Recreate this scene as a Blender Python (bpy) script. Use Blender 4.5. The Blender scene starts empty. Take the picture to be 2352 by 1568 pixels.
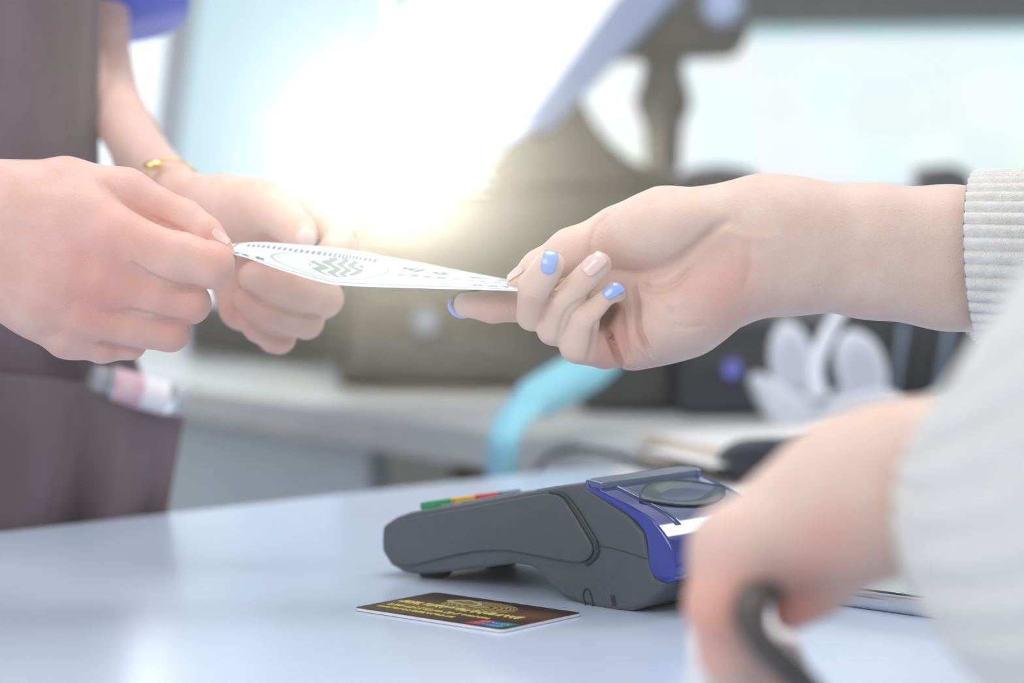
import bpy, bmesh, math, random
import numpy as np
from mathutils import Vector, Matrix
from mathutils.bvhtree import BVHTree

random.seed(7)
rng = np.random.default_rng(7)
S = bpy.context.scene
COL = S.collection
PI = math.pi

# ------------------------------------------------------------------ camera
CT = 0.90                       # counter top height
F = 85 / 36 * 2352              # focal length in pixels of the 2352 wide frame
PITCH = math.radians(3.5)
CAMZ = CT + 0.183
CAM = np.array([0, 0, CAMZ])
FW = np.array([0, math.cos(PITCH), -math.sin(PITCH)])
UP = np.array([0, math.sin(PITCH), math.cos(PITCH)])
RT = np.array([1.0, 0, 0])
cd = bpy.data.cameras.new('camera'); cam = bpy.data.objects.new('camera', cd); COL.objects.link(cam)
cam.location = CAM; cam.rotation_euler = (PI / 2 - PITCH, 0, 0)
cd.lens = 85; cd.sensor_width = 36; cd.clip_start = 0.05
cd.dof.use_dof = True; cd.dof.focus_distance = 1.06; cd.dof.aperture_fstop = 4.6
S.camera = cam

# ------------------------------------------------------------------ world, lights, exposure
S.view_settings.view_transform = 'Standard'; S.view_settings.look = 'None'
S.view_settings.exposure = 0.0; S.view_settings.gamma = 1; S.view_settings.use_curve_mapping = False
w = bpy.data.worlds.new('world'); S.world = w; w.use_nodes = True
bg = w.node_tree.nodes['Background']
bg.inputs['Color'].default_value = (0.90, 0.94, 1.0, 1); bg.inputs['Strength'].default_value = 0.72


def area(name, loc, target, size, power, color=(1, 1, 1), size_y=None):
    l = bpy.data.lights.new(name, 'AREA'); l.energy = power; l.color = color; l.size = size
    if size_y: l.shape = 'RECTANGLE'; l.size_y = size_y
    o = bpy.data.objects.new(name, l); COL.objects.link(o); o.location = loc
    d = Vector(target) - Vector(loc); o.rotation_euler = d.to_track_quat('-Z', 'Y').to_euler()
    return o


area('ceiling_light_overhead', (0.1, 1.3, 2.5), (0, 1.15, CT), 0.9, 13, (1, 0.98, 0.96))
area('window_light_back', (-1.0, 3.1, 2.0), (0, 1.0, CT), 1.3, 8, (0.95, 0.98, 1.0))
area('lid_reflection_light', (1.4, 2.2, 2.5), (0.1, 1.1, CT), 0.5, 9, (0.97, 0.99, 1.0))  # added lamp, placed for the white reflected band on the terminal lid
area('front_fill_light', (-1.1, -0.7, 2.2), (0, 1.0, CT + 0.1), 1.2, 21, (1.0, 0.98, 0.97))  # added soft fill from behind the camera, brightens hands and sleeves
S.cycles.use_denoising = True
S.cycles.max_bounces = 8; S.cycles.diffuse_bounces = 3; S.cycles.glossy_bounces = 4
S.cycles.transmission_bounces = 6; S.cycles.volume_bounces = 0; S.cycles.transparent_max_bounces = 8
S.cycles.sample_clamp_indirect = 4
S.cycles.use_adaptive_sampling = True; S.cycles.adaptive_threshold = 0.02


# ------------------------------------------------------------------ helpers
def P(px, py, d):
    return CAM + d * FW + (px - 1176) / F * d * RT + (784 - py) / F * d * UP


def V(px, py, d): return Vector(P(px, py, d))


def G(px, py, z=CT):            # the point of the horizontal plane at height z seen at that pixel
    r = FW + (px - 1176) / F * RT + (784 - py) / F * UP
    return Vector(CAM + r * ((z - CAMZ) / r[2]))


def cs2w(c):                    # camera space (x right, y up, z depth) -> world
    c = np.asarray(c)
    return CAM + c[..., 0:1] * RT + c[..., 1:2] * UP + c[..., 2:3] * FW


def cs(px, py, d): return np.array([(px - 1176) / F * d, (784 - py) / F * d, d])


def lin(c):
    return tuple(((v / 255) / 12.92 if v / 255 <= 0.04045 else ((v / 255 + 0.055) / 1.055) ** 2.4) for v in c)


def sset(b, k, v):
    if k in b.inputs: b.inputs[k].default_value = v


def mat(name, rgb, rough=0.5, metal=0.0, noise=0.0, nscale=30, rgb2=None, bump=0.0, bscale=300, coat=0.0, trans=0.0,
        emit=None, estr=0.0, sss=0.0, sssr=(0.01, 0.004, 0.002), spec=0.5, alpha=1.0, attr=None, ior=1.45, stretch=None, sheen=0.0):
    m = bpy.data.materials.new(name); m.use_nodes = True
    nt = m.node_tree; N = nt.nodes; L = nt.links; b = N['Principled BSDF']
    c = lin(rgb) + (1,)
    sset(b, 'Base Color', c); sset(b, 'Roughness', rough); sset(b, 'Metallic', metal)
    sset(b, 'Coat Weight', coat); sset(b, 'Coat Roughness', 0.08); sset(b, 'Transmission Weight', trans)
    sset(b, 'Specular IOR Level', spec); sset(b, 'Alpha', alpha); sset(b, 'IOR', ior); sset(b, 'Sheen Weight', sheen)
    if sss:
        sset(b, 'Subsurface Weight', sss); sset(b, 'Subsurface Radius', sssr); sset(b, 'Subsurface Scale', 1.0)
    if emit is not None:
        sset(b, 'Emission Color', lin(emit) + (1,)); sset(b, 'Emission Strength', estr)
    tc = N.new('ShaderNodeTexCoord'); src = tc.outputs['Object']
    if stretch:
        mp = N.new('ShaderNodeMapping'); mp.inputs['Scale'].default_value = stretch
        L.new(src, mp.inputs['Vector']); src = mp.outputs['Vector']
    if attr:
        a = N.new('ShaderNodeVertexColor'); a.layer_name = attr; L.new(a.outputs['Color'], b.inputs['Base Color'])
    elif noise or rgb2:
        n = N.new('ShaderNodeTexNoise'); n.inputs['Scale'].default_value = nscale; n.inputs['Detail'].default_value = 5
        L.new(src, n.inputs['Vector'])
        mx = N.new('ShaderNodeMix'); mx.data_type = 'RGBA'
        c2 = lin(rgb2) + (1,) if rgb2 else tuple(v * (1 - noise) for v in c[:3]) + (1,)
        mx.inputs[6].default_value = c; mx.inputs[7].default_value = c2
        rp = N.new('ShaderNodeMapRange'); rp.inputs[1].default_value = 0.35; rp.inputs[2].default_value = 0.65
        L.new(n.outputs['Fac'], rp.inputs[0]); L.new(rp.outputs[0], mx.inputs[0]); L.new(mx.outputs[2], b.inputs['Base Color'])
    if bump:
        n2 = N.new('ShaderNodeTexNoise'); n2.inputs['Scale'].default_value = bscale; n2.inputs['Detail'].default_value = 4
        L.new(src, n2.inputs['Vector'])
        bp = N.new('ShaderNodeBump'); bp.inputs['Strength'].default_value = bump; bp.inputs['Distance'].default_value = 0.001
        L.new(n2.outputs['Fac'], bp.inputs['Height']); L.new(bp.outputs['Normal'], b.inputs['Normal'])
    return m


def tag(o, label=None, cat=None, group=None, kind=None):
    if label: o['label'] = label
    if cat: o['category'] = cat
    if group: o['group'] = group
    if kind: o['kind'] = kind
    return o


def empty(name, loc, label, cat, group=None):
    o = bpy.data.objects.new(name, None); COL.objects.link(o); o.location = loc
    o.empty_display_size = 0.02
    return tag(o, label, cat, group)


def link(name, me, m=None, parent=None):
    o = bpy.data.objects.new(name, me); COL.objects.link(o)
    if m is not None:
        for q in (m if isinstance(m, (list, tuple)) else [m]): me.materials.append(q)
    if parent is not None:
        o.parent = parent
        bpy.context.view_layer.update()
        o.matrix_parent_inverse = parent.matrix_world.inverted()
    return o


def mesh(name, vs, fs, m=None, parent=None, smooth=True):
    me = bpy.data.meshes.new(name)
    me.from_pydata([tuple(map(float, v)) for v in vs], [], [tuple(map(int, f)) for f in fs])
    me.update()
    bm = bmesh.new(); bm.from_mesh(me); bmesh.ops.recalc_face_normals(bm, faces=bm.faces[:]); bm.to_mesh(me); bm.free()
    if smooth: me.polygons.foreach_set('use_smooth', [True] * len(me.polygons))
    return link(name, me, m, parent)


def fast_mesh(name, vs, quads, m=None, parent=None):
    me = bpy.data.meshes.new(name)
    nv, nf = len(vs), len(quads)
    me.vertices.add(nv); me.vertices.foreach_set('co', np.asarray(vs, dtype=np.float32).ravel())
    me.loops.add(nf * 4); me.loops.foreach_set('vertex_index', np.asarray(quads, dtype=np.int32).ravel())
    me.polygons.add(nf); me.polygons.foreach_set('loop_start', np.arange(0, nf * 4, 4, dtype=np.int32))
    me.polygons.foreach_set('use_smooth', np.ones(nf, dtype=bool))
    me.update(calc_edges=True); me.validate()
    return link(name, me, m, parent)


def bevel(o, wd=0.002, seg=3, ang=35):
    b = o.modifiers.new('bevel', 'BEVEL'); b.width = wd; b.segments = seg; b.limit_method = 'ANGLE'
    b.angle_limit = math.radians(ang); b.harden_normals = False
    return o


def solid(o, t, off=-1):
    s = o.modifiers.new('solid', 'SOLIDIFY'); s.thickness = t; s.offset = off; return o


def cat(pts, n=6, closed=True):        # Catmull-Rom through points
    pts = [np.array(p, float) for p in pts]; out = []; N_ = len(pts)
    rngi = range(N_) if closed else range(N_ - 1)
    for i in rngi:
        if closed: a, b, c, d = pts[i - 1], pts[i], pts[(i + 1) % N_], pts[(i + 2) % N_]
        else: a, b, c, d = pts[max(i - 1, 0)], pts[i], pts[i + 1], pts[min(i + 2, N_ - 1)]
        for k in range(n):
            t = k / n
            out.append(0.5 * ((2 * b) + (-a + c) * t + (2 * a - 5 * b + 4 * c - d) * t * t + (-a + 3 * b - 3 * c + d) * t ** 3))
    if not closed: out.append(pts[-1])
    return out


def prism(name, poly, vec, m, parent=None, bev=0.0, seg=3, smooth=True):
    """poly: world points of one face; vec: extrusion"""
    n = len(poly); vec = Vector(vec)
    vs = [Vector(p) for p in poly] + [Vector(p) + vec for p in poly]
    fs = [list(range(n)), list(range(2 * n - 1, n - 1, -1))] + [[i, (i + 1) % n, n + (i + 1) % n, n + i] for i in range(n)]
    o = mesh(name, vs, fs, m, parent, smooth=False)
    if smooth:
        o.data.polygons.foreach_set('use_smooth', [True] * len(o.data.polygons))
        try: o.data.set_sharp_from_angle(angle=math.radians(38))
        except Exception: pass
    if bev: bevel(o, bev, seg)
    return o


def box(name, c, sx, sy, sz, m, parent=None, rz=0.0, bev=0.0, axes=None):
    """box with base centre c"""
    e = axes or (Vector((math.cos(rz), math.sin(rz), 0)), Vector((-math.sin(rz), math.cos(rz), 0)), Vector((0, 0, 1)))
    c = Vector(c)
    poly = [c + e[0] * (sx / 2 * i) + e[1] * (sy / 2 * j) for i, j in ((-1, -1), (1, -1), (1, 1), (-1, 1))]
    return prism(name, poly, e[2] * sz, m, parent, bev, smooth=False)


def tube(name, pts, radii, m, parent=None, n=14, smooth_n=5, caps=True, rib=0, ribamp=0.0, flat=1.0, sub=True):
    """tube through world points with radii"""
    P4 = [np.array([*p, r]) for p, r in zip(pts, radii)]
    Q = cat(P4, smooth_n, closed=False) if smooth_n > 1 else P4
    vs = []; fs = []
    up = Vector((0.03, 0.02, 1)).normalized()
    m_ = len(Q)
    for i, q in enumerate(Q):
        a = Vector(Q[max(i - 1, 0)][:3]); b = Vector(Q[min(i + 1, m_ - 1)][:3]); t = (b - a).normalized()
        if abs(t.dot(up)) > 0.95: u0 = Vector((0, 1, 0))
        else: u0 = up
        x = t.cross(u0).normalized(); y = x.cross(t).normalized()
        for k in range(n):
            an = 2 * PI * k / n
            r = q[3] + (ribamp * (abs(math.cos(an * rib / 2)) ** 0.7) if rib else 0)
            vs.append(Vector(q[:3]) + x * (math.cos(an) * r * flat) + y * (math.sin(an) * r))
    for i in range(m_ - 1):
        for k in range(n):
            fs.append([i * n + k, i * n + (k + 1) % n, (i + 1) * n + (k + 1) % n, (i + 1) * n + k])
    if caps: fs += [list(range(n)), list(range((m_ - 1) * n, m_ * n))]
    return mesh(name, vs, fs, m, parent)


def lathe(name, prof, base, axis, m, parent=None, n=32):
    axis = Vector(axis).normalized(); t = Vector((1, 0, 0)) if abs(axis.x) < 0.8 else Vector((0, 1, 0))
    x = axis.cross(t).normalized(); y = axis.cross(x)
    vs = []; fs = []
    for r, h in prof:
        for k in range(n):
            a = 2 * PI * k / n
            vs.append(Vector(base) + axis * h + x * (r * math.cos(a)) + y * (r * math.sin(a)))
    for i in range(len(prof) - 1):
        for k in range(n): fs.append([i * n + k, i * n + (k + 1) % n, (i + 1) * n + (k + 1) % n, (i + 1) * n + k])
    fs += [list(range(n)), list(range((len(prof) - 1) * n, len(prof) * n))]
    o = mesh(name, vs, fs, m, parent)
    try: o.data.set_sharp_from_angle(angle=math.radians(50))
    except Exception: pass
    return o


# ------------------------------------------------------------------ signed distance bodies
class Body:
    """union of tapered limbs in camera-aligned metric space, meshed by surface nets"""
    def __init__(s, lo, hi, h):
        s.h = h; s.lo = np.array(lo, float); s.n = np.ceil((np.array(hi) - s.lo) / h).astype(int) + 1
        s.g = np.full(tuple(s.n), 0.05, np.float32)
        s.ax = [s.lo[i] + h * np.arange(s.n[i]) for i in range(3)]

    def _sl(s, lo, hi):
        a = np.clip(np.floor((lo - s.lo) / s.h).astype(int), 0, s.n - 1)
        b = np.clip(np.ceil((hi - s.lo) / s.h).astype(int) + 1, 1, s.n)
        if np.any(b <= a): return None
        return tuple(slice(x, y) for x, y in zip(a, b))

    def _grid(s, sl):
        return np.meshgrid(*[s.ax[i][sl[i]].astype(np.float32) for i in range(3)], indexing='ij', sparse=True)

    def _comb(s, sl, d, k, sub):
        a = s.g[sl]
        if sub:
            d = -d; hh = np.maximum(k - np.abs(a - d), 0) / k
            s.g[sl] = np.maximum(a, d) + hh * hh * k * 0.25
        else:
            hh = np.maximum(k - np.abs(a - d), 0) / k
            s.g[sl] = np.minimum(a, d) - hh * hh * k * 0.25

    def cone(s, a, b, ra, rb, k=0.004, fz=1.0, sub=False):
        a = np.array(a); b = np.array(b); m = max(ra, rb) + k + 4 * s.h
        sl = s._sl(np.minimum(a, b) - m, np.maximum(a, b) + m)
        if sl is None: return
        X, Y, Z = s._grid(sl)
        A = a * [1, 1, fz]; B = b * [1, 1, fz]; Z = Z * fz
        ba = B - A; L2 = float(ba @ ba) + 1e-12
        t = ((X - A[0]) * ba[0] + (Y - A[1]) * ba[1] + (Z - A[2]) * ba[2]) / L2
        t = np.clip(t, 0, 1)
        d = np.sqrt((X - A[0] - t * ba[0]) ** 2 + (Y - A[1] - t * ba[1]) ** 2 + (Z - A[2] - t * ba[2]) ** 2) - (ra + (rb - ra) * t)
        if fz > 1: d = d / (1 + (fz - 1) * 0.5)
        s._comb(sl, d.astype(np.float32), k, sub)

    def ell(s, c, r, ang=0.0, k=0.006, sub=False):
        """ang: rotation in the picture plane, degrees counter-clockwise"""
        c = np.array(c); m = max(r) + k + 4 * s.h
        sl = s._sl(c - m, c + m)
        if sl is None: return
        X, Y, Z = s._grid(sl); X = X - c[0]; Y = Y - c[1]; Z = Z - c[2]
        ca, sa = math.cos(math.radians(ang)), math.sin(math.radians(ang))
        U = X * ca + Y * sa; W = -X * sa + Y * ca
        k0 = np.sqrt((U / r[0]) ** 2 + (W / r[1]) ** 2 + (Z / r[2]) ** 2) + 1e-6
        k1 = np.sqrt((U / r[0] ** 2) ** 2 + (W / r[1] ** 2) ** 2 + (Z / r[2] ** 2) ** 2) + 1e-6
        s._comb(sl, (k0 * (k0 - 1) / k1).astype(np.float32), k, sub)

    def blur(s, it=1):
        for _ in range(it):
            for ax in range(3):
                g = s.g; lo = np.roll(g, 1, ax); hi = np.roll(g, -1, ax)
                s.g = (0.25 * lo + 0.5 * g + 0.25 * hi).astype(np.float32)

    def nets(s):
        g = s.g; nx, ny, nz = g.shape
        ins = g < 0
        c = np.zeros((nx - 1, ny - 1, nz - 1), np.int8)
        for i in (0, 1):
            for j in (0, 1):
                for k in (0, 1):
                    c += ins[i:nx - 1 + i, j:ny - 1 + j, k:nz - 1 + k]
        act = (c > 0) & (c < 8)
        idx = np.argwhere(act); ids = np.full(act.shape, -1, np.int64); ids[act] = np.arange(len(idx))
        acc = np.zeros((len(idx), 3)); cnt = np.zeros(len(idx))
        cor = [(i, j, k) for i in (0, 1) for j in (0, 1) for k in (0, 1)]
        for a in range(8):
            for b in range(a + 1, 8):
                A, B = np.array(cor[a]), np.array(cor[b])
                if abs(A - B).sum() != 1: continue
                ga = g[tuple((idx + A).T)]; gb = g[tuple((idx + B).T)]
                x = (ga < 0) != (gb < 0)
                t = np.where(x, ga / np.where(x, ga - gb, 1), 0)
                p = A + (B - A) * t[:, None]
                acc += p * x[:, None]; cnt += x
        v = (idx + acc / cnt[:, None]) * s.h + s.lo
        quads = []
        for ax in range(3):
            o = [1, 2, 0][ax]; q = [2, 0, 1][ax]
            sh = [slice(0, None)] * 3
            a = [slice(None)] * 3; b = [slice(None)] * 3
            a[ax] = slice(0, -1); b[ax] = slice(1, None)
            fl = ins[tuple(a)] != ins[tuple(b)]
            e = np.argwhere(fl)
            ok = (e[:, o] > 0) & (e[:, q] > 0) & (e[:, o] < g.shape[o] - 1) & (e[:, q] < g.shape[q] - 1)
            e = e[ok]
            d1 = np.zeros(3, int); d1[o] = 1; d2 = np.zeros(3, int); d2[q] = 1
            f = np.stack([ids[tuple(e.T)], ids[tuple((e - d1).T)], ids[tuple((e - d1 - d2).T)], ids[tuple((e - d2).T)]], 1)
            pos = ins[tuple(e.T)]
            f[pos] = f[pos][:, ::-1]
            quads.append(f)
        f = np.concatenate(quads)
        # pull the vertices onto the zero level
        gr = np.stack(np.gradient(g, s.h), -1)
        for _ in range(2):
            q = np.clip(np.round((v - s.lo) / s.h).astype(int), 0, np.array(g.shape) - 1)
            n_ = gr[tuple(q.T)]; n_ = n_ / (np.linalg.norm(n_, axis=1, keepdims=True) + 1e-9)
            u = (v - s.lo) / s.h; i0 = np.clip(np.floor(u).astype(int), 0, np.array(g.shape) - 2); fr = u - i0
            val = 0
            for (i, j, k) in cor:
                wgt = (fr[:, 0] if i else 1 - fr[:, 0]) * (fr[:, 1] if j else 1 - fr[:, 1]) * (fr[:, 2] if k else 1 - fr[:, 2])
                val = val + wgt * g[tuple((i0 + [i, j, k]).T)]
            v = v - 0.7 * n_ * val[:, None]
        s.normals = n_
        return v, f


def limb(body, base, pts, k=4.0, fz=1.0, sub=False):
    """pts: (px, py, r_px, dz_mm) chain"""
    for i in range(len(pts) - 1):
        A, B = pts[i], pts[i + 1]
        da, db = base + A[3] / 1000, base + B[3] / 1000
        body.cone(cs(A[0], A[1], da), cs(B[0], B[1], db), A[2] * base / F, B[2] * base / F, (k if i == 0 else min(k, 4)) / 1000, fz, sub)


def grooves(v, n, base, lines):
    """press shallow skin folds: (points px, depth mm, width mm); only on the camera side"""
    px = v[:, 0] / v[:, 2] * F + 1176; py = 784 - v[:, 1] / v[:, 2] * F
    front = n[:, 2] < 0.3
    for pts, dep, wid in lines:
        pts = cat(pts, 6, closed=False); best = np.full(len(v), 1e9); tt = np.zeros(len(v))
        m_ = len(pts) - 1
        for i in range(m_):
            a, b = pts[i], pts[i + 1]; ba = b - a; L = float(ba @ ba) + 1e-9
            t = np.clip(((px - a[0]) * ba[0] + (py - a[1]) * ba[1]) / L, 0, 1)
            d = np.hypot(px - a[0] - t * ba[0], py - a[1] - t * ba[1])
            upd = d < best; best = np.where(upd, d, best); tt = np.where(upd, (i + t) / m_, tt)
        wpx = wid / 1000 * F / base
        amp = np.clip(np.minimum(tt, 1 - tt) * 5, 0, 1)
        v -= n * (front * amp * dep / 1000 * np.exp(-(best / wpx) ** 2))[:, None]
    return v


def blush(o, v, spots, base):
    px = v[:, 0] / v[:, 2] * F + 1176; py = 784 - v[:, 1] / v[:, 2] * F
    b = np.zeros(len(v))
    for x, y, r, a in spots: b += a * np.exp(-((px - x) ** 2 + (py - y) ** 2) / r ** 2)
    at = o.data.attributes.new('blush', 'FLOAT', 'POINT'); at.data.foreach_set('value', np.clip(b, 0, 1).astype(np.float32))


def skin_mat(name, rgb, rgb2, red):
    m = mat(name, rgb, 0.48, noise=0.1, nscale=90, rgb2=rgb2, bump=0.35, bscale=900, sss=0.25, sssr=(0.006, 0.002, 0.001), spec=0.35)
    nt = m.node_tree; N = nt.nodes; L = nt.links; b = N['Principled BSDF']
    src = b.inputs['Base Color'].links[0].from_socket
    at = N.new('ShaderNodeAttribute'); at.attribute_name = 'blush'
    mx = N.new('ShaderNodeMix'); mx.data_type = 'RGBA'; mx.inputs[7].default_value = lin(red) + (1,)
    L.new(src, mx.inputs[6]); L.new(at.outputs['Fac'], mx.inputs[0]); L.new(mx.outputs[2], b.inputs['Base Color'])
    return m


def nail(name, bvh, c, ang, ln, wd, m, parent, lift=0.5, label=None, shape=1.0, tol=0.0055):
    """a nail laid on the skin seen at pixel c; ang: growth direction in the picture; ln, wd in px"""
    nu, nv = 14, 10; vs = {}; ca, sa = math.cos(math.radians(ang)), math.sin(math.radians(ang))
    camv = Vector(CAM); ok = []
    h0 = bvh.ray_cast(camv, (V(c[0], c[1], 1) - camv).normalized())
    if h0[0] is None: return None
    for i in range(nu + 1):
        for j in range(nv + 1):
            u = (i / nu - 0.5); t = (j / nv - 0.5)
            half = 1.0
            if u < -0.25: half = math.sqrt(max(0.0, 1 - ((-0.25 - u) / 0.25) ** 2 * 0.75))
            if u > 0.3: half = 1 - shape * ((u - 0.3) / 0.2) ** 2 * 0.6
            x = c[0] + ca * u * ln - sa * t * wd * half; y = c[1] - (sa * u * ln + ca * t * wd * half)
            d = (V(x, y, 1) - camv).normalized()
            hit = bvh.ray_cast(camv, d)
            if hit[0] is None or abs((hit[0] - h0[0]).y) > tol: continue
            vs[(i, j)] = len(ok); ok.append(hit[0] + hit[1] * (lift / 1000))
    fs = []
    for i in range(nu):
        for j in range(nv):
            q = [(i, j), (i + 1, j), (i + 1, j + 1), (i, j + 1)]
            if all(a in vs for a in q): fs.append([vs[a] for a in q])
    if not fs: return None
    o = mesh(name, ok, fs, m, parent)
    bm = bmesh.new(); bm.from_mesh(o.data); left = set(bm.faces); best = []
    while left:
        q = [left.pop()]; isl = list(q)
        while q:
            for e in q.pop().edges:
                for f in e.link_faces:
                    if f in left: left.remove(f); q.append(f); isl.append(f)
        if len(isl) > len(best): best = isl
    keep = set(best); bmesh.ops.delete(bm, geom=[f for f in bm.faces if f not in keep], context='FACES')
    bmesh.ops.delete(bm, geom=[v for v in bm.verts if not v.link_faces], context='VERTS')
    bm.to_mesh(o.data); bm.free()
    sm = o.modifiers.new('smooth', 'SMOOTH'); sm.factor = 0.5; sm.iterations = 3
    solid(o, 0.0006, 1)
    if label: o['label'] = label
    return o


def bvh_of(o):
    me = o.data; n = len(me.vertices); co = np.empty(n * 3, np.float32); me.vertices.foreach_get('co', co)
    M = np.array(o.matrix_world); co = co.reshape(-1, 3)
    return BVHTree.FromPolygons([Vector(c) for c in co.tolist()], [tuple(p.vertices) for p in me.polygons])


def join_through(o, path, radii, M_=48):
    """close a body: the cut ends of its two arms are bridged by one continuous run of rings through elbows, shoulders and chest"""
    bm = bmesh.new(); bm.from_mesh(o.data)
    be = set(e for e in bm.edges if e.is_boundary); loops = []
    while be:
        e = be.pop(); lp_ = [e]; st_ = [e]
        while st_:
            q = st_.pop()
            for v in q.verts:
                for e2 in v.link_edges:
                    if e2 in be: be.remove(e2); lp_.append(e2); st_.append(e2)
        loops.append(lp_)
    loops = sorted(loops, key=len)
    for small in loops[:-2]: bmesh.ops.holes_fill(bm, edges=small, sides=0)
    loops = loops[-2:]
    cen = [sum((v.co for e in l for v in e.verts), Vector()) / (2 * len(l)) for l in loops]
    if (cen[0] - Vector(path[0])).length > (cen[1] - Vector(path[0])).length: loops.reverse(); cen.reverse()
    Q = cat([np.array([*p, r_]) for p, r_ in zip(path, radii)], 4, closed=False); rings = []
    for i, q in enumerate(Q):
        a = Vector(Q[max(i - 1, 0)][:3]); b = Vector(Q[min(i + 1, len(Q) - 1)][:3]); t = (b - a).normalized()
        u0 = Vector((0, 0.3, 1)).normalized() if abs(t.z) < 0.85 else Vector((0, 1, 0.2)).normalized()
        x = t.cross(u0).normalized(); y = x.cross(t).normalized()
        rings.append([bm.verts.new(Vector(q[:3]) + x * (math.cos(2 * PI * k / M_) * q[3]) + y * (math.sin(2 * PI * k / M_) * q[3])) for k in range(M_)])
    re_ = [[bm.edges.new((rg[k], rg[(k + 1) % M_])) for k in range(M_)] for rg in rings]
    for a, b in zip(rings[:-1], rings[1:]):
        # nearest start so that the skin does not twist
        off = min(range(M_), key=lambda s_: sum((a[k].co - b[(k + s_) % M_].co).length for k in range(0, M_, 6)))
        for k in range(M_): bm.faces.new((a[k], a[(k + 1) % M_], b[(k + 1 + off) % M_], b[(k + off) % M_]))
    bmesh.ops.bridge_loops(bm, edges=loops[0] + re_[0]); bmesh.ops.bridge_loops(bm, edges=loops[1] + re_[-1])
    bmesh.ops.recalc_face_normals(bm, faces=bm.faces[:])
    for f in bm.faces: f.smooth = True
    bm.to_mesh(o.data); bm.free(); o.data.update()


#@@MATERIALS
M = {}
M['skin_a'] = skin_mat('skin_cashier', (226, 184, 168), (232, 197, 184), (224, 148, 136))
M['skin_b'] = skin_mat('skin_customer', (226, 196, 180), (231, 205, 191), (226, 156, 140))
M['blue_polish'] = mat('blue_nail_polish', (150, 180, 238), 0.15, coat=0.8)
M['bare_nail'] = mat('bare_nail', (238, 206, 200), 0.2, coat=0.5)
M['counter'] = mat('counter_white', (212, 225, 243), 0.2, rgb2=(202, 216, 238), nscale=5, bump=0.05, bscale=60, spec=0.5)
M['back_counter'] = mat('back_counter_grey', (214, 217, 214), 0.35, noise=0.1, nscale=20)
M['back_edge'] = mat('back_counter_edge', (140, 142, 134), 0.5, noise=0.1)
M['cabinet'] = mat('cabinet_pale', (216, 228, 234), 0.55, noise=0.06, nscale=8)
M['brown'] = mat('brown_wood', (128, 98, 74), 0.6, noise=0.2, nscale=12)
M['floor'] = mat('floor_tile', (150, 146, 140), 0.4, noise=0.15, nscale=4)
M['wall'] = mat('wall_paint', (205, 205, 200), 0.8, noise=0.05, nscale=3)
M['term'] = mat('terminal_plastic', (90, 95, 102), 0.45, noise=0.06, nscale=400, bump=0.15, bscale=2500)
M['term_dark'] = mat('terminal_dark', (70, 74, 80), 0.4, noise=0.06, nscale=400)
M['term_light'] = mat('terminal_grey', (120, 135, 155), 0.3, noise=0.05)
M['rubber'] = mat('rubber_foot', (60, 62, 66), 0.8, noise=0.1)
M['blue_lid'] = mat('blue_translucent_lid', (26, 52, 168), 0.08, noise=0.25, nscale=60, coat=1.0, trans=0.15, ior=1.5)
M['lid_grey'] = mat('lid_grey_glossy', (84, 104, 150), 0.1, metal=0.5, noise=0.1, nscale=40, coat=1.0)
M['key_green'] = mat('key_green', (40, 165, 110), 0.4, noise=0.05); M['key_yellow'] = mat('key_yellow', (238, 186, 40), 0.4, noise=0.05)
M['key_red'] = mat('key_red', (226, 70, 72), 0.4, noise=0.05); M['key_grey'] = mat('key_grey', (120, 135, 145), 0.4, noise=0.05)
M['apron'] = mat('apron_cloth', (108, 97, 98), 0.9, rgb2=(128, 110, 118), nscale=22, bump=0.9, bscale=1500, stretch=(1, 1, 0.35), sheen=0.2)
M['seam'] = mat('apron_seam', (128, 112, 118), 0.9, noise=0.2, nscale=300)
M['shirt'] = mat('blue_shirt', (30, 82, 232), 0.8, rgb2=(44, 98, 242), nscale=20, bump=0.3, bscale=700, sheen=0.3)
M['knit'] = mat('cream_knit', (248, 246, 241), 0.95, rgb2=(238, 234, 227), nscale=260, bump=1.0, bscale=1500, sheen=0.5)
M['gold'] = mat('gold_band', (236, 206, 140), 0.2, metal=1.0, noise=0.05)
M['bill'] = mat('banknote_paper', (225, 235, 235), 0.6, attr='print', bump=0.1, bscale=500)
M['card'] = mat('card_print', (60, 45, 40), 0.5, attr='print', coat=0.0, spec=0.25)
M['card_edge'] = mat('card_white_core', (235, 236, 240), 0.4, noise=0.02)
M['dark'] = mat('dark_equipment', (62, 62, 64), 0.5, noise=0.15, nscale=12)
M['dark2'] = mat('black_plastic', (52, 54, 62), 0.4, noise=0.1, nscale=20)
M['olive'] = mat('dark_machine', (56, 52, 46), 0.5, noise=0.1, nscale=10)
M['chrome'] = mat('chrome', (220, 220, 220), 0.15, metal=1.0, noise=0.03)
M['white_plastic'] = mat('white_plastic', (226, 230, 238), 0.4, noise=0.03)
M['ribbon'] = mat('pale_blue_ribbon', (140, 214, 232), 0.6, rgb2=(156, 224, 240), nscale=30)
M['paper'] = mat('paper', (232, 230, 228), 0.8, noise=0.03)
M['kraft'] = mat('kraft_paper', (222, 208, 186), 0.8, noise=0.08)
M['silver'] = mat('silver_metal', (205, 208, 214), 0.22, metal=0.9, noise=0.03)
M['glassdark'] = mat('dark_glass', (60, 64, 72), 0.06, coat=1.0, noise=0.05)
M['bezel_blue'] = mat('blue_grey_bezel', (150, 168, 205), 0.35, metal=0.3, noise=0.05)
M['bezel'] = mat('grey_bezel', (128, 140, 156), 0.4, noise=0.05)
M['scr_white'] = mat('screen_white', (20, 20, 22), 0.3, emit=(255, 255, 252), estr=1.3, spec=0.1)
M['scr_cyan'] = mat('screen_cyan', (20, 22, 24), 0.3, emit=(188, 228, 244), estr=0.95, spec=0.1)
M['leather'] = mat('dark_strap', (86, 82, 78), 0.45, noise=0.15, nscale=80)
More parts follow.
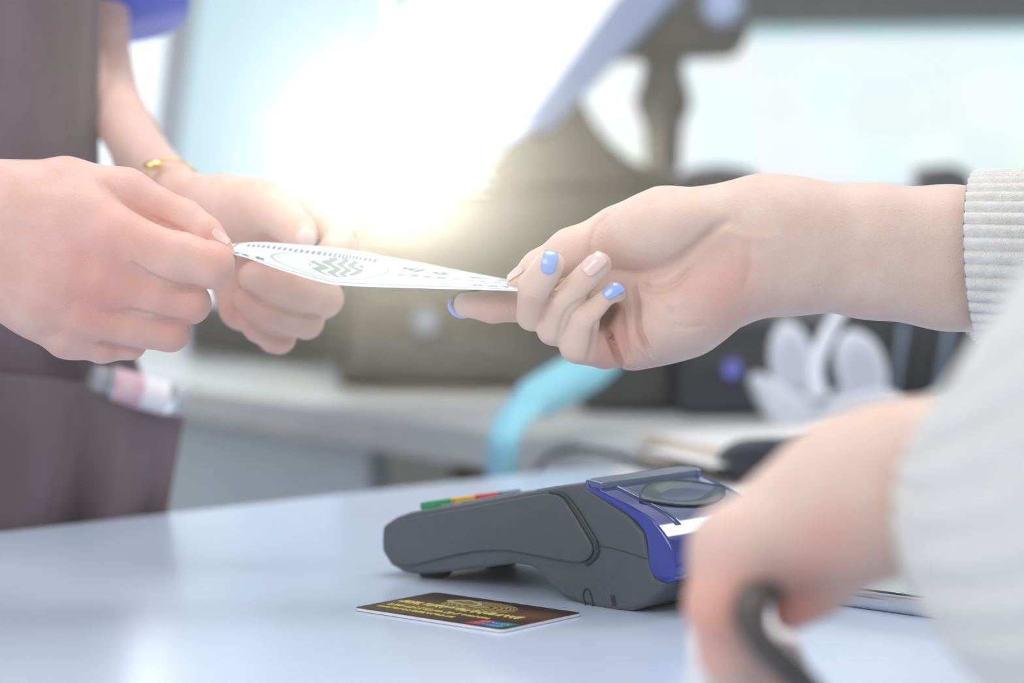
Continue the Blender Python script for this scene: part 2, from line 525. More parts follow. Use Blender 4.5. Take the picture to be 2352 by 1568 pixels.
M['bag'] = mat('white_bag', (240, 240, 242), 0.5, noise=0.03)
M['label_pink'] = mat('pink_label', (226, 168, 190), 0.5, rgb2=(236, 208, 214), nscale=120)
M['clear'] = mat('clear_plastic', (235, 238, 245), 0.08, trans=0.6, ior=1.3, noise=0.02, coat=0.5)
M['white_label'] = mat('white_label', (252, 250, 252), 0.25, noise=0.02)
M['lamp'] = mat('lamp_bulb', (255, 250, 240), 0.5, emit=(255, 248, 230), estr=450)


#@@SETTING
# ------------------------------------------------------------------ the setting
def struct(o): o['kind'] = 'structure'; return o


struct(box('floor', (0.0, 2.0, -0.02), 7, 7, 0.02, M['floor']))
# back wall with two lit windows
wy = 4.6
struct(box('wall_back', (0, wy + 0.06, 0), 7, 0.12, 2.9, M['wall']))
for k, (x0, x1, z0, z1) in enumerate([(-1.75, -0.30, 0.75, 2.1), (0.1, 1.6, 0.95, 2.1)]):
    wm = struct(box('window_%d' % (k + 1), ((x0 + x1) / 2, wy - 0.015, z0), x1 - x0, 0.03, z1 - z0, mat('window_day_%d' % k, (220, 230, 235), 0.3, emit=(236, 246, 250), estr=1.1)))
    for a, b_, c_, d_ in ((x0 - .05, x1 + .05, z0 - .05, z0), (x0 - .05, x1 + .05, z1, z1 + .05), (x0 - .05, x0, z0, z1), (x1, x1 + .05, z0, z1), ((x0 + x1) / 2 - .02, (x0 + x1) / 2 + .02, z0, z1)):
        box('window_frame', ((a + b_) / 2, wy - 0.04, c_), b_ - a, 0.06, d_ - c_, M['white_plastic'], wm)

# front counter: edge runs from lower left to its far corner
e0, e1 = G(0, 1221), G(1300, 1076)
ed = (e1 - e0).normalized()
pA = e0 - ed * 0.9
c1 = [G(1290, 1077), G(1350, 1071), G(1400, 1072), G(1440, 1080)]
top = [pA] + c1 + [G(1760, 1062), Vector((0.52, 1.70, CT)), Vector((0.52, 0.1, CT)), Vector((-0.9, 0.1, CT))]
top = [Vector((p.x, p.y, CT - 0.03)) for p in top]
co = prism('counter_slab', top, (0, 0, 0.03), M['counter'], bev=0.0015)
tag(co, 'glossy white counter top under the payment terminal and card', 'counter')
cb = [Vector((p.x * 1.0, p.y - 0.03, 0)) for p in [pA + Vector((0, -.02, 0)), G(1290, 1090), G(1700, 1085), Vector((0.49, 1.62, 0)), Vector((0.49, 0.2, 0)), Vector((-0.8, 0.2, 0))]]
tag(prism('counter_base', [Vector((p.x, p.y, 0.0)) for p in cb], (0, 0, CT - 0.031), M['cabinet']), 'pale panelled base carrying the white counter top', 'counter base')

# back counter: slab edge nearer to the right
f0, f1 = G(330, 868), G(1250, 1000)
fd = (f1 - f0).normalized(); fn = Vector((-fd.y, fd.x, 0))
if fn.y < 0: fn = -fn
g0 = f0 - fd * 1.2; g1 = f1 + fd * 0.02
sl = [g0, G(1300, 1008), G(1600, 1030), G(3000, 990) + Vector((0.3, 0, 0)), G(3000, 990) + Vector((0.3, 0.9, 0)), g0 + fn * 0.9 + Vector((0, 0.6, 0))]
bc = empty('back_counter', tuple(Vector((f0.x, f0.y, 0))), 'grey back counter carrying the machines, its front edge slanting down', 'counter')
prism('worktop', [Vector((p.x, p.y, CT - 0.034)) for p in sl], (0, 0, 0.033), M['back_counter'], bc, bev=0.003)
q0, q1 = g0 + fn * 0.03, g1 + fn * 0.03
# cabinet under it: pale front to the left, open brown bay to the right
pc = 0.385
ca_, cb_ = g0 + fn * 0.03, f0 + fd * pc + fn * 0.03
prism('cabinet_front', [Vector((p.x, p.y, 0)) for p in (ca_, cb_, cb_ + fn * 0.02, ca_ + fn * 0.02)], (0, 0, CT - 0.036), M['cabinet'], bc)
d0, d1 = cb_ - fd * 0.1 + fn * 0.15, g1 + fd * .1 + fn * 0.15
prism('open_bay', [Vector((p.x, p.y, 0)) for p in (d0, d1, d1 + fn * 0.3, d0 + fn * 0.3)], (0, 0, CT - 0.036), M['brown'], bc)

#@@BACKGROUND
# ------------------------------------------------------------------ background equipment
def slab_px(name, poly, d, thick, m, parent=None, bev=0.0, n=0, closed=True):
    """outline seen at depth(s) d, thick metres deep away from the camera"""
    if n: poly = cat(poly, n)
    pts = [V(p[0], p[1], p[2] if len(p) > 2 else d) for p in poly]
    return prism(name, pts, Vector((0, thick, 0)), m, parent, bev)


def zon(px, py):                # height-0-of-counter point
    return G(px, py)


# big dark machine (coffee/receipt machine body)
mc = empty('coffee_machine', tuple(G(1180, 905)), 'large dark machine with a round chrome knob on the back counter', 'machine')
dm = 2.25
slab_px('body', [(770, 894), (778, 560), (800, 500), (960, 430), (1120, 420), (1500, 420), (1580, 440), (1590, 894)], dm, 0.22, M['olive'], mc, 0.012)
slab_px('hood', [(1140, 425), (1190, 300), (1310, 130), (1325, 150), (1345, 240), (1395, 318), (1450, 366), (1520, 392), (1620, 430)], dm + 0.02, 0.1, M['olive'], mc, 0.006, n=3)
slab_px('lower_panel', [(800, 850), (800, 770), (1560, 800), (1560, 900)], dm - 0.012, 0.014, M['dark'], mc, 0.004)
slab_px('ledge', [(800, 640), (1540, 640), (1540, 662), (800, 662)], dm - 0.012, 0.012, M['dark'], mc, 0.003)
c_ = V(980, 735, dm)
lathe('knob', [(0.001, 0.02), (0.012, 0.02), (0.015, 0.014), (0.016, 0.0), (0.017, -0.004)], c_ + Vector((0, -0.004, 0)), (0, -1, 0), M['chrome'], mc)
lathe('bean_lid', [(0.036, 0), (0.04, 0.006), (0.03, 0.016), (0.004, 0.02)], V(1650, 428, 2.3), (0, 0, 1), M['dark'], mc)
slab_px('side_housing', [(1570, 425), (1740, 425), (1750, 750), (1570, 750)], 2.27, 0.16, M['dark'], mc, 0.01)

cdw = empty('cash_drawer', tuple(G(600, 825)), 'low dark metal cash drawer beside the large machine, under the far hand', 'cash drawer')
slab_px('case', [(425, 806, 2.79), (425, 700, 2.79), (772, 690, 2.56), (772, 838, 2.56)], 2.6, 0.12, M['dark'], cdw, 0.006)
slab_px('drawer_front', [(436, 798, 2.775), (436, 716, 2.775), (764, 708, 2.545), (764, 828, 2.545)], 2.6, 0.01, M['olive'], cdw, 0.002)
lathe('lock', [(0.001, 0.004), (0.006, 0.004), (0.007, 0)], V(600, 765, 2.655), (0, -1, 0), M['chrome'], cdw)

# customer screen on a turned stand, tilted bright panel
tb = empty('tilted_screen', tuple(G(1500, 900)), 'bright white tilted screen with blue grey side on a dark turned stand', 'screen')
dt = 2.05
A_, B_, C_, D_ = V(655, 290, dt + .02), V(935, -10, dt + .10), V(1440, -10, dt + .1), V(1195, 290, dt + .02)
nrm = (B_ - A_).cross(D_ - A_).normalized()
if nrm.y > 0: nrm = -nrm
tilt_up = (B_ - A_) * 0.5
prism('housing', [A_, B_ + tilt_up, C_ + tilt_up, D_], -nrm * 0.02, M['bezel_blue'], tb, 0.004)
def lerp4(u, v): return (A_ * (1 - u) + D_ * u) * (1 - v) + ((B_ + tilt_up) * (1 - u) + (C_ + tilt_up) * u) * v
prism('display', [lerp4(.06, .07) + nrm * .001, lerp4(.06, .97) + nrm * .001, lerp4(.985, .97) + nrm * .001, lerp4(.985, .07) + nrm * .001], nrm * 0.002, M['scr_white'], tb)
E1, E2 = V(1190, 295, dt), V(1455, -10, dt + .09)
prism('side_rail', [E1, V(1262, 300, dt + .02), V(1590, -40, dt + .13), E2 + Vector((0, 0, .02))], Vector((0.0, 0.03, 0)), M['bezel_blue'], tb, 0.004)
hp = [(0.03, 0.0), (0.034, 0.05)]
col = [(1455, 400), (1450, 395), (1462, 300), (1478, 262), (1462, 225), (1478, 195), (1490, 160), (1470, 128), (1400, 110), (1400, -60), (1570, -60), (1720, 20), (1720, 75), (1690, 125), (1580, 132), (1560, 165), (1565, 195), (1592, 225), (1568, 262), (1568, 282), (1545, 300), (1540, 372), (1560, 410)]
zc = dt + 0.14
cols = [(40, 395), (42, 340), (46, 285), (58, 262), (66, 228), (54, 196), (46, 160), (52, 135)]
lathe('stand_column', [(r * zc / F, (395 - y) * zc / F) for r, y in cols], V(1523, 395, zc), (0, 0, 1), M['olive'], tb)
slab_px('hinge_housing', [(1330, 130), (1440, 30), (1520, -60), (1640, -40), (1715, 10), (1722, 70), (1695, 122), (1640, 130), (1500, 134)], zc - 0.02, 0.05, M['olive'], tb, 0.008, n=4)
lathe('hinge_cap', [(0.001, 0.012), (0.012, 0.012), (0.018, 0.004), (0.019, 0)], V(1660, 15, zc - 0.025), (0, -1, 0.1), M['bezel_blue'], tb)

# wide monitor behind at right, faint coloured tiles on its page
wmn = empty('wide_monitor', tuple(G(1950, 800)), 'wide black framed monitor showing a pale page of faint product tiles', 'monitor')
dw = 2.75
slab_px('housing', [(1300, 470), (1300, -60), (2900, -75), (2900, 470)], dw, 0.03, M['dark2'], wmn, 0.004)
mp = bpy.data.materials.new('screen_page'); mp.use_nodes = True
nt = mp.node_tree; Nn = nt.nodes; Ln = nt.links; bb = Nn['Principled BSDF']
tc = Nn.new('ShaderNodeTexCoord'); vo = Nn.new('ShaderNodeTexVoronoi'); vo.inputs['Scale'].default_value = 17; vo.inputs['Randomness'].default_value = 0.35
rr = Nn.new('ShaderNodeMix'); rr.data_type = 'RGBA'; rr.blend_type = 'MIX'; rr.inputs[0].default_value = 0.1
rr.inputs[6].default_value = (0.86, 0.95, 0.97, 1)
Ln.new(tc.outputs['Object'], vo.inputs['Vector']); Ln.new(vo.outputs['Color'], rr.inputs[7]); Ln.new(rr.outputs[2], bb.inputs['Emission Color'])
bb.inputs['Emission Strength'].default_value = 1.15; bb.inputs['Base Color'].default_value = (0.02, 0.02, 0.02, 1); bb.inputs['Specular IOR Level'].default_value = 0.1
slab_px('display', [(1330, 440), (1330, 62), (2870, 52), (2870, 440)], dw - 0.002, 0.002, mp, wmn)
slab_px('title_bar', [(1330, 84), (1330, 62), (2870, 52), (2870, 74)], dw - 0.004, 0.002, mat('title_bar', (20, 22, 24), 0.4, emit=(160, 206, 214), estr=0.9), wmn)
box('foot', G(1950, 800) + Vector((0, 0.1, 0)), 0.25, 0.18, 0.012, M['dark2'], wmn, bev=0.003)
box('neck', G(1950, 800) + Vector((0, 0.1, 0.012)), 0.05, 0.03, 0.16, M['dark2'], wmn)
for k, (x, y) in enumerate(((1640, 372), (1560, 372))): pass
tag(slab_px('tall_speaker', [(2112, 884), (2115, 385), (2190, 378), (2235, 400), (2240, 884)], 2.3, 0.05, M['dark2'], None, 0.004), 'tall narrow black speaker standing before the wide monitor', 'speaker')

# left monitor with grey-blue bezel, leaning
lm = empty('leaning_monitor', tuple(G(560, 830)), 'leaning pale cyan monitor with a grey blue frame behind the cashier', 'monitor')
dl = 2.55
LA, LB, LC, LD = (330, 500), (405, -60), (960, -60), (900, 500)
slab_px('housing', [(335, 460), (392, -40), (1250, -40), (1200, 500), (600, 520)], dl, 0.03, M['bezel'], lm, 0.006)
slab_px('display', [(402, 440), (460, -40), (1230, -40), (1180, 480), (620, 490)], dl - 0.003, 0.003, M['scr_cyan'], lm)
box('stand', G(700, 806) + Vector((0, 0.09, 0)), 0.16, 0.12, 0.14, M['bezel'], lm, bev=0.01)

# glaring lamp
lp = empty('pendant_lamp', tuple(V(890, 365, 2.0)), 'glaring warm white pendant globe lamp hanging behind the far hand', 'lamp')
dlamp = 2.0
zl = V(890, 365, dlamp)
bm = bmesh.new(); bmesh.ops.create_uvsphere(bm, u_segments=32, v_segments=20, radius=0.022)
bmesh.ops.translate(bm, verts=bm.verts, vec=zl); me = bpy.data.meshes.new('globe'); bm.to_mesh(me); bm.free()
me.polygons.foreach_set('use_smooth', [True] * len(me.polygons)); link('globe', me, M['lamp'], lp)
tube('cord', [Vector((zl.x, zl.y, zl.z + 0.02)), Vector((zl.x, zl.y, 2.45))], [0.0008, 0.0008], M['white_plastic'], lp, n=8, smooth_n=1)
lathe('socket', [(0.007, 0.019), (0.008, 0.03), (0.005, 0.038), (0.001, 0.04)], zl, (0, 0, 1), M['white_plastic'], lp, n=20)
box('added_light_shield', Vector((zl.x, zl.y - 0.12, zl.z - 0.027)), 0.17, 0.30, 0.0015, M['white_plastic'], lp)  # added plate that keeps the globe's light off the counter
struct(box('trim_1', (zl.x, zl.y, 2.45), 3.0, 0.06, 0.04, M['white_plastic']))

# black boxes on the right
rb = empty('card_printer', tuple(G(1680, 975)), 'black box shaped device with a small blue light beside the white bow', 'device')
slab_px('body', [(1560, 956), (1565, 760), (1600, 735), (1800, 730), (1815, 956)], 1.98, 0.14, M['dark2'], rb, 0.008)
slab_px('front_panel', [(1590, 850), (1592, 790), (1770, 786), (1778, 850)], 1.976, 0.005, M['dark'], rb, 0.002)
lathe('indicator', [(0.001, 0.004), (0.006, 0.003), (0.0075, 0)], V(1682, 848, 1.974), (0, -1, 0), mat('indicator_blue', (110, 115, 190), 0.3, emit=(90, 95, 190), estr=0.4), rb)
sc = empty('receipt_printer', tuple(G(1430, 925)), 'low black device between the machine and the box with blue light', 'device')
slab_px('body', [(1330, 946), (1345, 850), (1400, 800), (1548, 790), (1552, 946)], 2.02, 0.12, M['dark'], sc, 0.01)
slab_px('top_lid', [(1400, 800), (1420, 780), (1545, 770), (1555, 792)], 2.03, 0.09, M['dark2'], sc, 0.004)
dd = empty('striped_device', tuple(G(2080, 960)), 'black device with painted sheen stripes behind the white bow', 'device')
slab_px('body', [(1840, 922), (1850, 740), (1960, 700), (2330, 690), (2340, 922)], 2.12, 0.15, M['dark2'], dd, 0.012)
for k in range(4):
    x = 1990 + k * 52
    slab_px('rib', [(x, 915), (x + 30, 740), (x + 50, 740), (x + 20, 915)], 2.105, 0.02, M['term_light'] if k % 2 else M['dark'], dd, 0.004)  # every other strip in lighter grey, sheen put into the colour

# white two-lobed bow shaped holder
bw = empty('bow_holder', tuple(G(1880, 985)), 'white double looped bow shaped stand on the back counter', 'ornament')
d_ = 1.83
def loop(cx, cy, rx, ry, rot, name):
    pts = []; 
    for k in range(20):
        a = 2 * PI * k / 20; x = rx * math.cos(a); y = ry * math.sin(a); c, s_ = math.cos(rot), math.sin(rot)
        pts.append((cx + x * c - y * s_, cy + x * s_ + y * c))
    o = slab_px(name, pts, d_, 0.022, M['white_plastic'], bw, 0.004)
    r2 = slab_px('inset', [(cx + (p[0] - cx) * .62, cy + (p[1] - cy) * .62) for p in pts], d_ - 0.003, 0.004, mat('white_inset', (205, 210, 222), 0.5, noise=0.03), bw, 0.001)
    return o
loop(1822, 835, 50, 95, -0.12, 'loop'); loop(1980, 850, 58, 92, -0.25, 'loop')
tube('stem', [V(1880, 920, d_ - .01), V(1870, 850, d_ + .0), V(1900, 770, d_ + .02), V(1940, 700, d_ + .04)], [.009, .007, .006, .005], M['white_plastic'], bw)
slab_px('base', [(1738, 885), (1765, 870), (1830, 905), (1900, 925), (2000, 900), (2075, 915), (2020, 985), (1900, 1000), (1800, 985), (1765, 950)], d_ - 0.012, 0.07, M['white_plastic'], bw, 0.01, n=3)

# pale blue ribbon hanging over the counter edge
rp_ = [(1400, 800, 1.86), (1345, 850, 1.82), (1250, 905, 1.77), (1185, 955, 1.72), (1160, 1000, 1.69), (1155, 1060, 1.685), (1152, 1140, 1.69), (1150, 1300, 1.70)]
rp_ = cat(rp_, 6, closed=False)
vs = []; fs = []
for i, (x, y, d) in enumerate(rp_):
    t = i / (len(rp_) - 1)
    wv = (np.array([30, 40]) if y < 930 else np.array([36 + 6 * (1000 - min(y, 1000)) / 70, 14 * (1010 - min(y, 1010)) / 80]))
    vs += [V(x - wv[0], y - wv[1], d + .004), V(x + wv[0], y + wv[1], d - .004)]
fs = [[2 * i, 2 * i + 1, 2 * i + 3, 2 * i + 2] for i in range(len(rp_) - 1)]
rb_ = mesh('ribbon', vs, fs, M['ribbon']); solid(rb_, 0.0012)
tag(rb_, 'pale blue ribbon strap hanging down over the back counter edge', 'ribbon')

# papers and spiral pad at right on the counter
def flat_px(name, pts, m, parent=None, th=0.004, z=CT, bev=0.0, n=0):
    if n: pts = cat(pts, n)
    return prism(name, [G(x, y, z) for x, y in pts], (0, 0, th), m, parent, bev)
tag(flat_px('paper_sheet', [(1395, 1082), (1700, 1052), (1900, 1090), (1700, 1150), (1560, 1120)], M['paper'], th=0.001), 'cream paper sheet lying behind the payment terminal', 'paper')
nb = empty('spiral_pad', tuple(G(1680, 1045)), 'white spiral bound pad standing on its rings behind the terminal', 'notebook')
zz = CT + 0.001
flat_px('page_block', [(1480, 1036), (1940, 1008), (2040, 1020), (1640, 1076)], M['paper'], nb, 0.012, zz)
flat_px('cover', [(1478, 1034), (1938, 1006), (2040, 1018), (1640, 1074)], M['paper'], nb, 0.001, zz + 0.0122)
for k in range(12):
    t = k / 11; x = 1480 + t * 165; y = 1030 + t * 40
    c = G(x, y, zz + 0.008); pts = []
    for a in range(13):
        an = 2 * PI * a / 12
        pts.append(c + Vector((0.004 * math.cos(an), 0.008 * math.cos(an), 0.011 * math.sin(an))))
    tube('ring', pts, [0.0013] * 13, M['kraft'], nb, n=6, smooth_n=1)
pg = empty('cable_plug', tuple(G(1760, 1090)), 'black plug with a thin cable behind the terminal', 'plug')
tube('plug_body', [G(1650, 1100) + Vector((0, 0, .008)), G(1705, 1114) + Vector((0, 0, .016)), G(1840, 1126) + Vector((0, 0, .017)), G(1990, 1120) + Vector((0, 0, .016))], [0.003, 0.013, 0.0155, 0.014], M['dark2'], pg)
tube('cable', [G(1650, 1100) + Vector((0, 0, .008)), G(1560, 1096) + Vector((0, 0, .004)), G(1470, 1082) + Vector((0, 0, .004)), G(1400, 1058) + Vector((0, 0, .006)), G(1300, 1045) + Vector((0, 0, .004)), G(1230, 1050) + Vector((0, 0, -.01)), G(1205, 1075) + Vector((0, 0, -.05))], [0.0022] * 7, M['dark2'], pg, n=8)

#@@TABLETOP
# ------------------------------------------------------------------ payment terminal
tA, tB = G(950, 1330), G(1450, 1405)
U = (tB - tA).normalized(); Wd = Vector((-U.y, U.x, 0))
if Wd.y < 0: Wd = -Wd
pn = Wd
def onside(px, py, off=0.0):
    """point of the terminal's near side plane (pushed off towards the viewer) seen at that pixel"""
    r = Vector(FW + (px - 1176) / F * RT + (784 - py) / F * UP)
    o = tA - Wd * off
    t = (o - Vector(CAM)).dot(pn) / r.dot(pn)
    return Vector(CAM) + r * t
TW = 0.074
tm = empty('payment_terminal', tuple(tA), 'dark grey handheld payment terminal with a blue printer lid on the white counter', 'payment terminal')
prof = [(876, 1266), (875, 1240), (877, 1208), (906, 1188), (942, 1175), (1080, 1153), (1200, 1131), (1300, 1114), (1345, 1109),
        (1352, 1122), (1440, 1180), (1480, 1225), (1490, 1290), (1500, 1325), (1530, 1337), (1515, 1362), (1490, 1388), (1450, 1404), (1400, 1402), (1340, 1388), (1290, 1370), (1262, 1345), (1240, 1315), (1215, 1300), (1180, 1294),
        (1120, 1302), (1040, 1312), (978, 1318), (945, 1318), (925, 1314), (896, 1298)]
pf = [onside(x, y) for x, y in prof]
zmin = min(p.z for p in pf)
body = prism('housing', pf, Wd * TW, M['term'], tm, bev=0.0022, seg=4)
# side seam: raised grip panel
grip = [(890, 1262), (890, 1232), (905, 1204), (935, 1191), (1080, 1165), (1200, 1142), (1262, 1133), (1292, 1141), (1318, 1175), (1345, 1220), (1362, 1250), (1362, 1272), (1340, 1290), (1290, 1286), (1220, 1272), (1150, 1263), (1080, 1268), (1000, 1285), (940, 1298), (905, 1285)]
gp = [onside(x, y, 0.0002) for x, y in cat(grip, 4)]
prism('grip_panel', gp, -Wd * 0.0016, M['term'], tm, bev=0.0008)
grv = [onside(x, y, 0.0006) for x, y in cat([(1262, 1128), (1296, 1137), (1326, 1172), (1352, 1215), (1371, 1248), (1370, 1276), (1346, 1297)], 4, closed=False)]
tube('seam', grv, [0.0007] * len(grv), M['term_dark'], tm, n=6, smooth_n=1)
grv = [onside(x, y, 0.0) for x, y in cat([(1372, 1252), (1420, 1262), (1485, 1283)], 4, closed=False)]
tube('seam', grv, [0.0003] * len(grv), M['term_dark'], tm, n=6, smooth_n=1)
# latch outline and small slot
lt = [onside(x, y, 0.0002) for x, y in cat([(1346, 1392), (1340, 1368), (1344, 1354), (1352, 1354), (1358, 1368), (1362, 1392)], 4, closed=False)]
tube('latch_outline', lt, [0.00035] * len(lt), M['rubber'], tm, n=6, smooth_n=1)
prism('slot', [onside(x, y, 0.0003) for x, y in ((1402, 1366), (1410, 1366), (1415, 1390), (1406, 1391))], Wd * 0.001, M['rubber'], tm)
for (x, y, vv) in ((955, 1322, 0.013), (955, 1322, TW - 0.014)):
    b0 = onside(x, y) + Wd * vv
    lathe('foot', [(0.010, 0.012), (0.010, 0.006), (0.008, 0.0015), (0.0065, 0.0)], Vector((b0.x, b0.y, CT + 0.0002)), (0, 0, 1), M['rubber'], tm)
# blue printer lid: shell following the head profile
outer = [(1347, 1110), (1400, 1138), (1450, 1164), (1492, 1190), (1522, 1222), (1545, 1262), (1551, 1300), (1544, 1334)]
inner = [(1530, 1338), (1505, 1328), (1492, 1312), (1488, 1285), (1484, 1240), (1470, 1210), (1440, 1182), (1400, 1158), (1350, 1126)]
oc = cat(outer, 4, closed=False); ic = cat(inner, 4, closed=False)
prism('printer_lid', [onside(x, y, 0.0012) for x, y in oc + ic], Wd * (TW + 0.0024), M['blue_lid'], tm, bev=0.0015)
# glossy skin over the lid top, follows the outer curve, inset from its sides
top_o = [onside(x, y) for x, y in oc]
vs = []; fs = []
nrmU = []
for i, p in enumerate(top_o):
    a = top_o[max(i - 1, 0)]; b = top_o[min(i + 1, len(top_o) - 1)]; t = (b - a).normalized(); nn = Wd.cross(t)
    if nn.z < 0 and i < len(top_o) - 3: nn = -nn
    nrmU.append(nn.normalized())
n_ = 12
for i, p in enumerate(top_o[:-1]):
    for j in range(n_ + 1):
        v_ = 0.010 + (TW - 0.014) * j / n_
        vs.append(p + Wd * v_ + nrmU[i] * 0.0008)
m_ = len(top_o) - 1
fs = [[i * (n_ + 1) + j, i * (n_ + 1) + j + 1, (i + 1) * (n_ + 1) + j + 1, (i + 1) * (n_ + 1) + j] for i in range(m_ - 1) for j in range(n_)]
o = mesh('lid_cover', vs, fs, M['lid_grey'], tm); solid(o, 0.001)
# eye shaped latch tab on the lid
def onlid(s, v, lift=0.0):
    """s along the lid's outer curve (0..1), v across"""
    x = s * (len(top_o) - 1); i = min(int(x), len(top_o) - 2); f = x - i
    return top_o[i].lerp(top_o[i + 1], f) + Wd * v + nrmU[i].lerp(nrmU[i + 1], f) * lift
eye = []
for k in range(28):
    a = 2 * PI * k / 28
    eye.append((0.25 + 0.15 * math.sin(a) * abs(math.sin(a)) ** 0.8, 0.040 + 0.030 * math.cos(a)))
ring = [onlid(s, v, 0.0014) for s, v in eye]
vs = ring + [onlid(0.25 + (s - .25) * .82, .040 + (v - .040) * .86, 0.0018) for s, v in eye] + [onlid(0.25 + (s - .25) * .4, .040 + (v - .040) * .5, 0.0006) for s, v in eye] + [onlid(0.25, .040, 0.0002)]
fs = []
for k in range(28):
    k2 = (k + 1) % 28
    fs += [[k, k2, 28 + k2, 28 + k], [28 + k, 28 + k2, 56 + k2, 56 + k], [56 + k, 56 + k2, 84]]
mesh('latch_tab', vs, fs, mat('latch_gloss', (60, 84, 130), 0.04, metal=0.5, coat=1.0, rgb2=(84, 116, 96), nscale=70, stretch=(1, 1, 3)), tm)
tube('latch_rim', ring + [ring[0]], [0.0005] * 29, M['term_dark'], tm, n=6, smooth_n=1, caps=False)
# tear bar / display frame at the joint between handle and lid
j0 = onside(1352, 1112)
prism('tear_bar', [j0 + Wd * 0.004 + U * a + Vector((0, 0, b)) for a, b in ((-0.003, -0.002), (0.006, -0.003), (0.006, 0.0012), (-0.003, 0.0022))], Wd * (TW - 0.008), M['term_light'], tm, bev=0.0006)
prism('hinge_end', [j0 + U * a + Vector((0, 0, b)) for a, b in ((-0.002, -0.002), (0.006, -0.004), (0.006, 0.001), (-0.002, 0.002))], Wd * 0.004, M['lid_grey'], tm, bev=0.0006)
prism('hinge_end', [j0 + Wd * (TW - .004) + U * a + Vector((0, 0, b)) for a, b in ((-0.002, -0.002), (0.006, -0.004), (0.006, 0.001), (-0.002, 0.002))], Wd * 0.004, M['lid_grey'], tm, bev=0.0006)
# keypad on the sloping top
kA, kB = onside(940, 1176), onside(1240, 1124)
kd = (kB - kA).normalized(); kn = Wd.cross(kd); kn = kn if kn.z > 0 else -kn
for r in range(5):
    for c in range(4):
        mk = [M['key_green'], M['key_yellow'], M['key_red'], M['key_grey']][c] if r == 0 else M['key_grey']
        p0 = kA + kd * (0.0015 + r * 0.0135) + Wd * (0.006 + c * 0.0165)
        poly = [p0, p0 + kd * 0.009, p0 + kd * 0.009 + Wd * 0.0135, p0 + Wd * 0.0135]
        ko = prism('key', [q - kn * 0.0005 for q in poly], kn * (0.0043 if r == 0 else 0.0014), mk, tm, bev=0.0009)
        if r == 0: ko['label'] = ['green key', 'yellow key', 'red key', 'grey key'][c]
pd = kA + kd * 0.074
prism('display_glass', [pd + Wd * 0.010 - kn * .0003, pd + Wd * 0.010 + kd * 0.012 - kn * .0003, pd + Wd * (TW - .01) + kd * 0.012 - kn * .0003, pd + Wd * (TW - .01) - kn * .0003], kn * 0.0008, M['glassdark'], tm)
# rear connector block
rc = onside(1548, 1340)
prism('port_block', [onside(x, y) + Wd * 0.012 for x, y in ((1532, 1336), (1556, 1330), (1566, 1352), (1520, 1362))], Wd * 0.05, M['term_dark'], tm, bev=0.001)
prism('port_cover', [onside(x, y) + Wd * 0.030 for x, y in ((1532, 1320), (1550, 1318), (1556, 1345), (1530, 1350))], Wd * 0.02, mat('port_maroon', (92, 60, 66), 0.4, noise=0.1), tm, bev=0.001)


# ------------------------------------------------------------------ printed grids (bank card, banknote)
def stroke(img, pts, col, wd=1):
    H_, W_ = img.shape[:2]
    for (x0, y0), (x1, y1) in zip(pts[:-1], pts[1:]):
        n = int(max(abs(x1 - x0), abs(y1 - y0)) * 1.5) + 2
        for t in np.linspace(0, 1, n):
            x, y = int(x0 + (x1 - x0) * t), int(y0 + (y1 - y0) * t)
            if 0 <= x < W_ and 0 <= y < H_: img[max(0, y - wd):y + wd + 1, max(0, x - wd):x + wd + 1] = col


def glyphs(img, x, y, n, hgt, wdt, gap, col, wd=0, r=random.Random(3), every=0):
    for k in range(n):
        if every and k % (every + 1) == every: x += gap * 2; continue
        for _ in range(3):
            stroke(img, [(x + r.random() * wdt, y + r.random() * hgt), (x + r.random() * wdt, y + r.random() * hgt), (x + r.random() * wdt, y + r.random() * hgt)], col, wd)
        x += wdt + gap


def colour_grid(name, Pfun, nu, nv, img, m, parent, hgt=None, thick=0.0):
    u = np.linspace(0, 1, nu + 1); v = np.linspace(0, 1, nv + 1)
    UU, VV = np.meshgrid(u, v, indexing='xy')
    pts = Pfun(UU, VV)
    if hgt is not None:
        pts = pts + hgt[..., None] * np.array([0, 0, 1.0])
    vs = pts.reshape(-1, 3)
    i = np.arange(nu); j = np.arange(nv); I, J = np.meshgrid(i, j, indexing='xy'); b = (J * (nu + 1) + I).ravel()
    q = np.stack([b, b + 1, b + nu + 2, b + nu + 1], 1)
    o = fast_mesh(name, vs, q, m, parent)
    at = o.data.color_attributes.new('print', 'FLOAT_COLOR', 'POINT')
    c = np.ones((len(vs), 4), np.float32); c[:, :3] = img.reshape(-1, 3); at.data.foreach_set('color', c.ravel())
    return o


# bank card
k0, k1, k3 = np.array(G(812, 1402)), np.array(G(1165, 1456)), np.array(G(1000, 1370))
eu = k1 - k0; eu = eu / np.linalg.norm(eu); ev = np.array([-eu[1], eu[0], 0]); 
if np.dot(ev, k3 - k0) < 0: ev = -ev
CW, CH = 0.0856, 0.054
nu, nv = 520, 330
img = np.zeros((nv + 1, nu + 1, 3)); yy, xx = np.mgrid[0:nv + 1, 0:nu + 1]
img[:] = lin((58, 40, 36))
gl = np.exp(-(((xx - 430) / 120) ** 2 + ((yy - 210) / 60) ** 2))[..., None]
img = img * (1 - .5 * gl) + np.array(lin((150, 104, 70))) * .5 * gl
gl = np.exp(-(((xx - 120) / 150) ** 2 + ((yy - 120) / 90) ** 2))[..., None]
img = img * (1 - .45 * gl) + np.array(lin((160, 140, 70))) * .45 * gl
ee = ((xx - 250) / 120) ** 2 + ((yy - 225) / 75) ** 2
gm = (ee < 1) & ((np.sin(ee * 40) > 0.2) | (np.sin(np.arctan2(yy - 225, xx - 250) * 26) > 0.5)); img[gm] = lin((176, 156, 92))
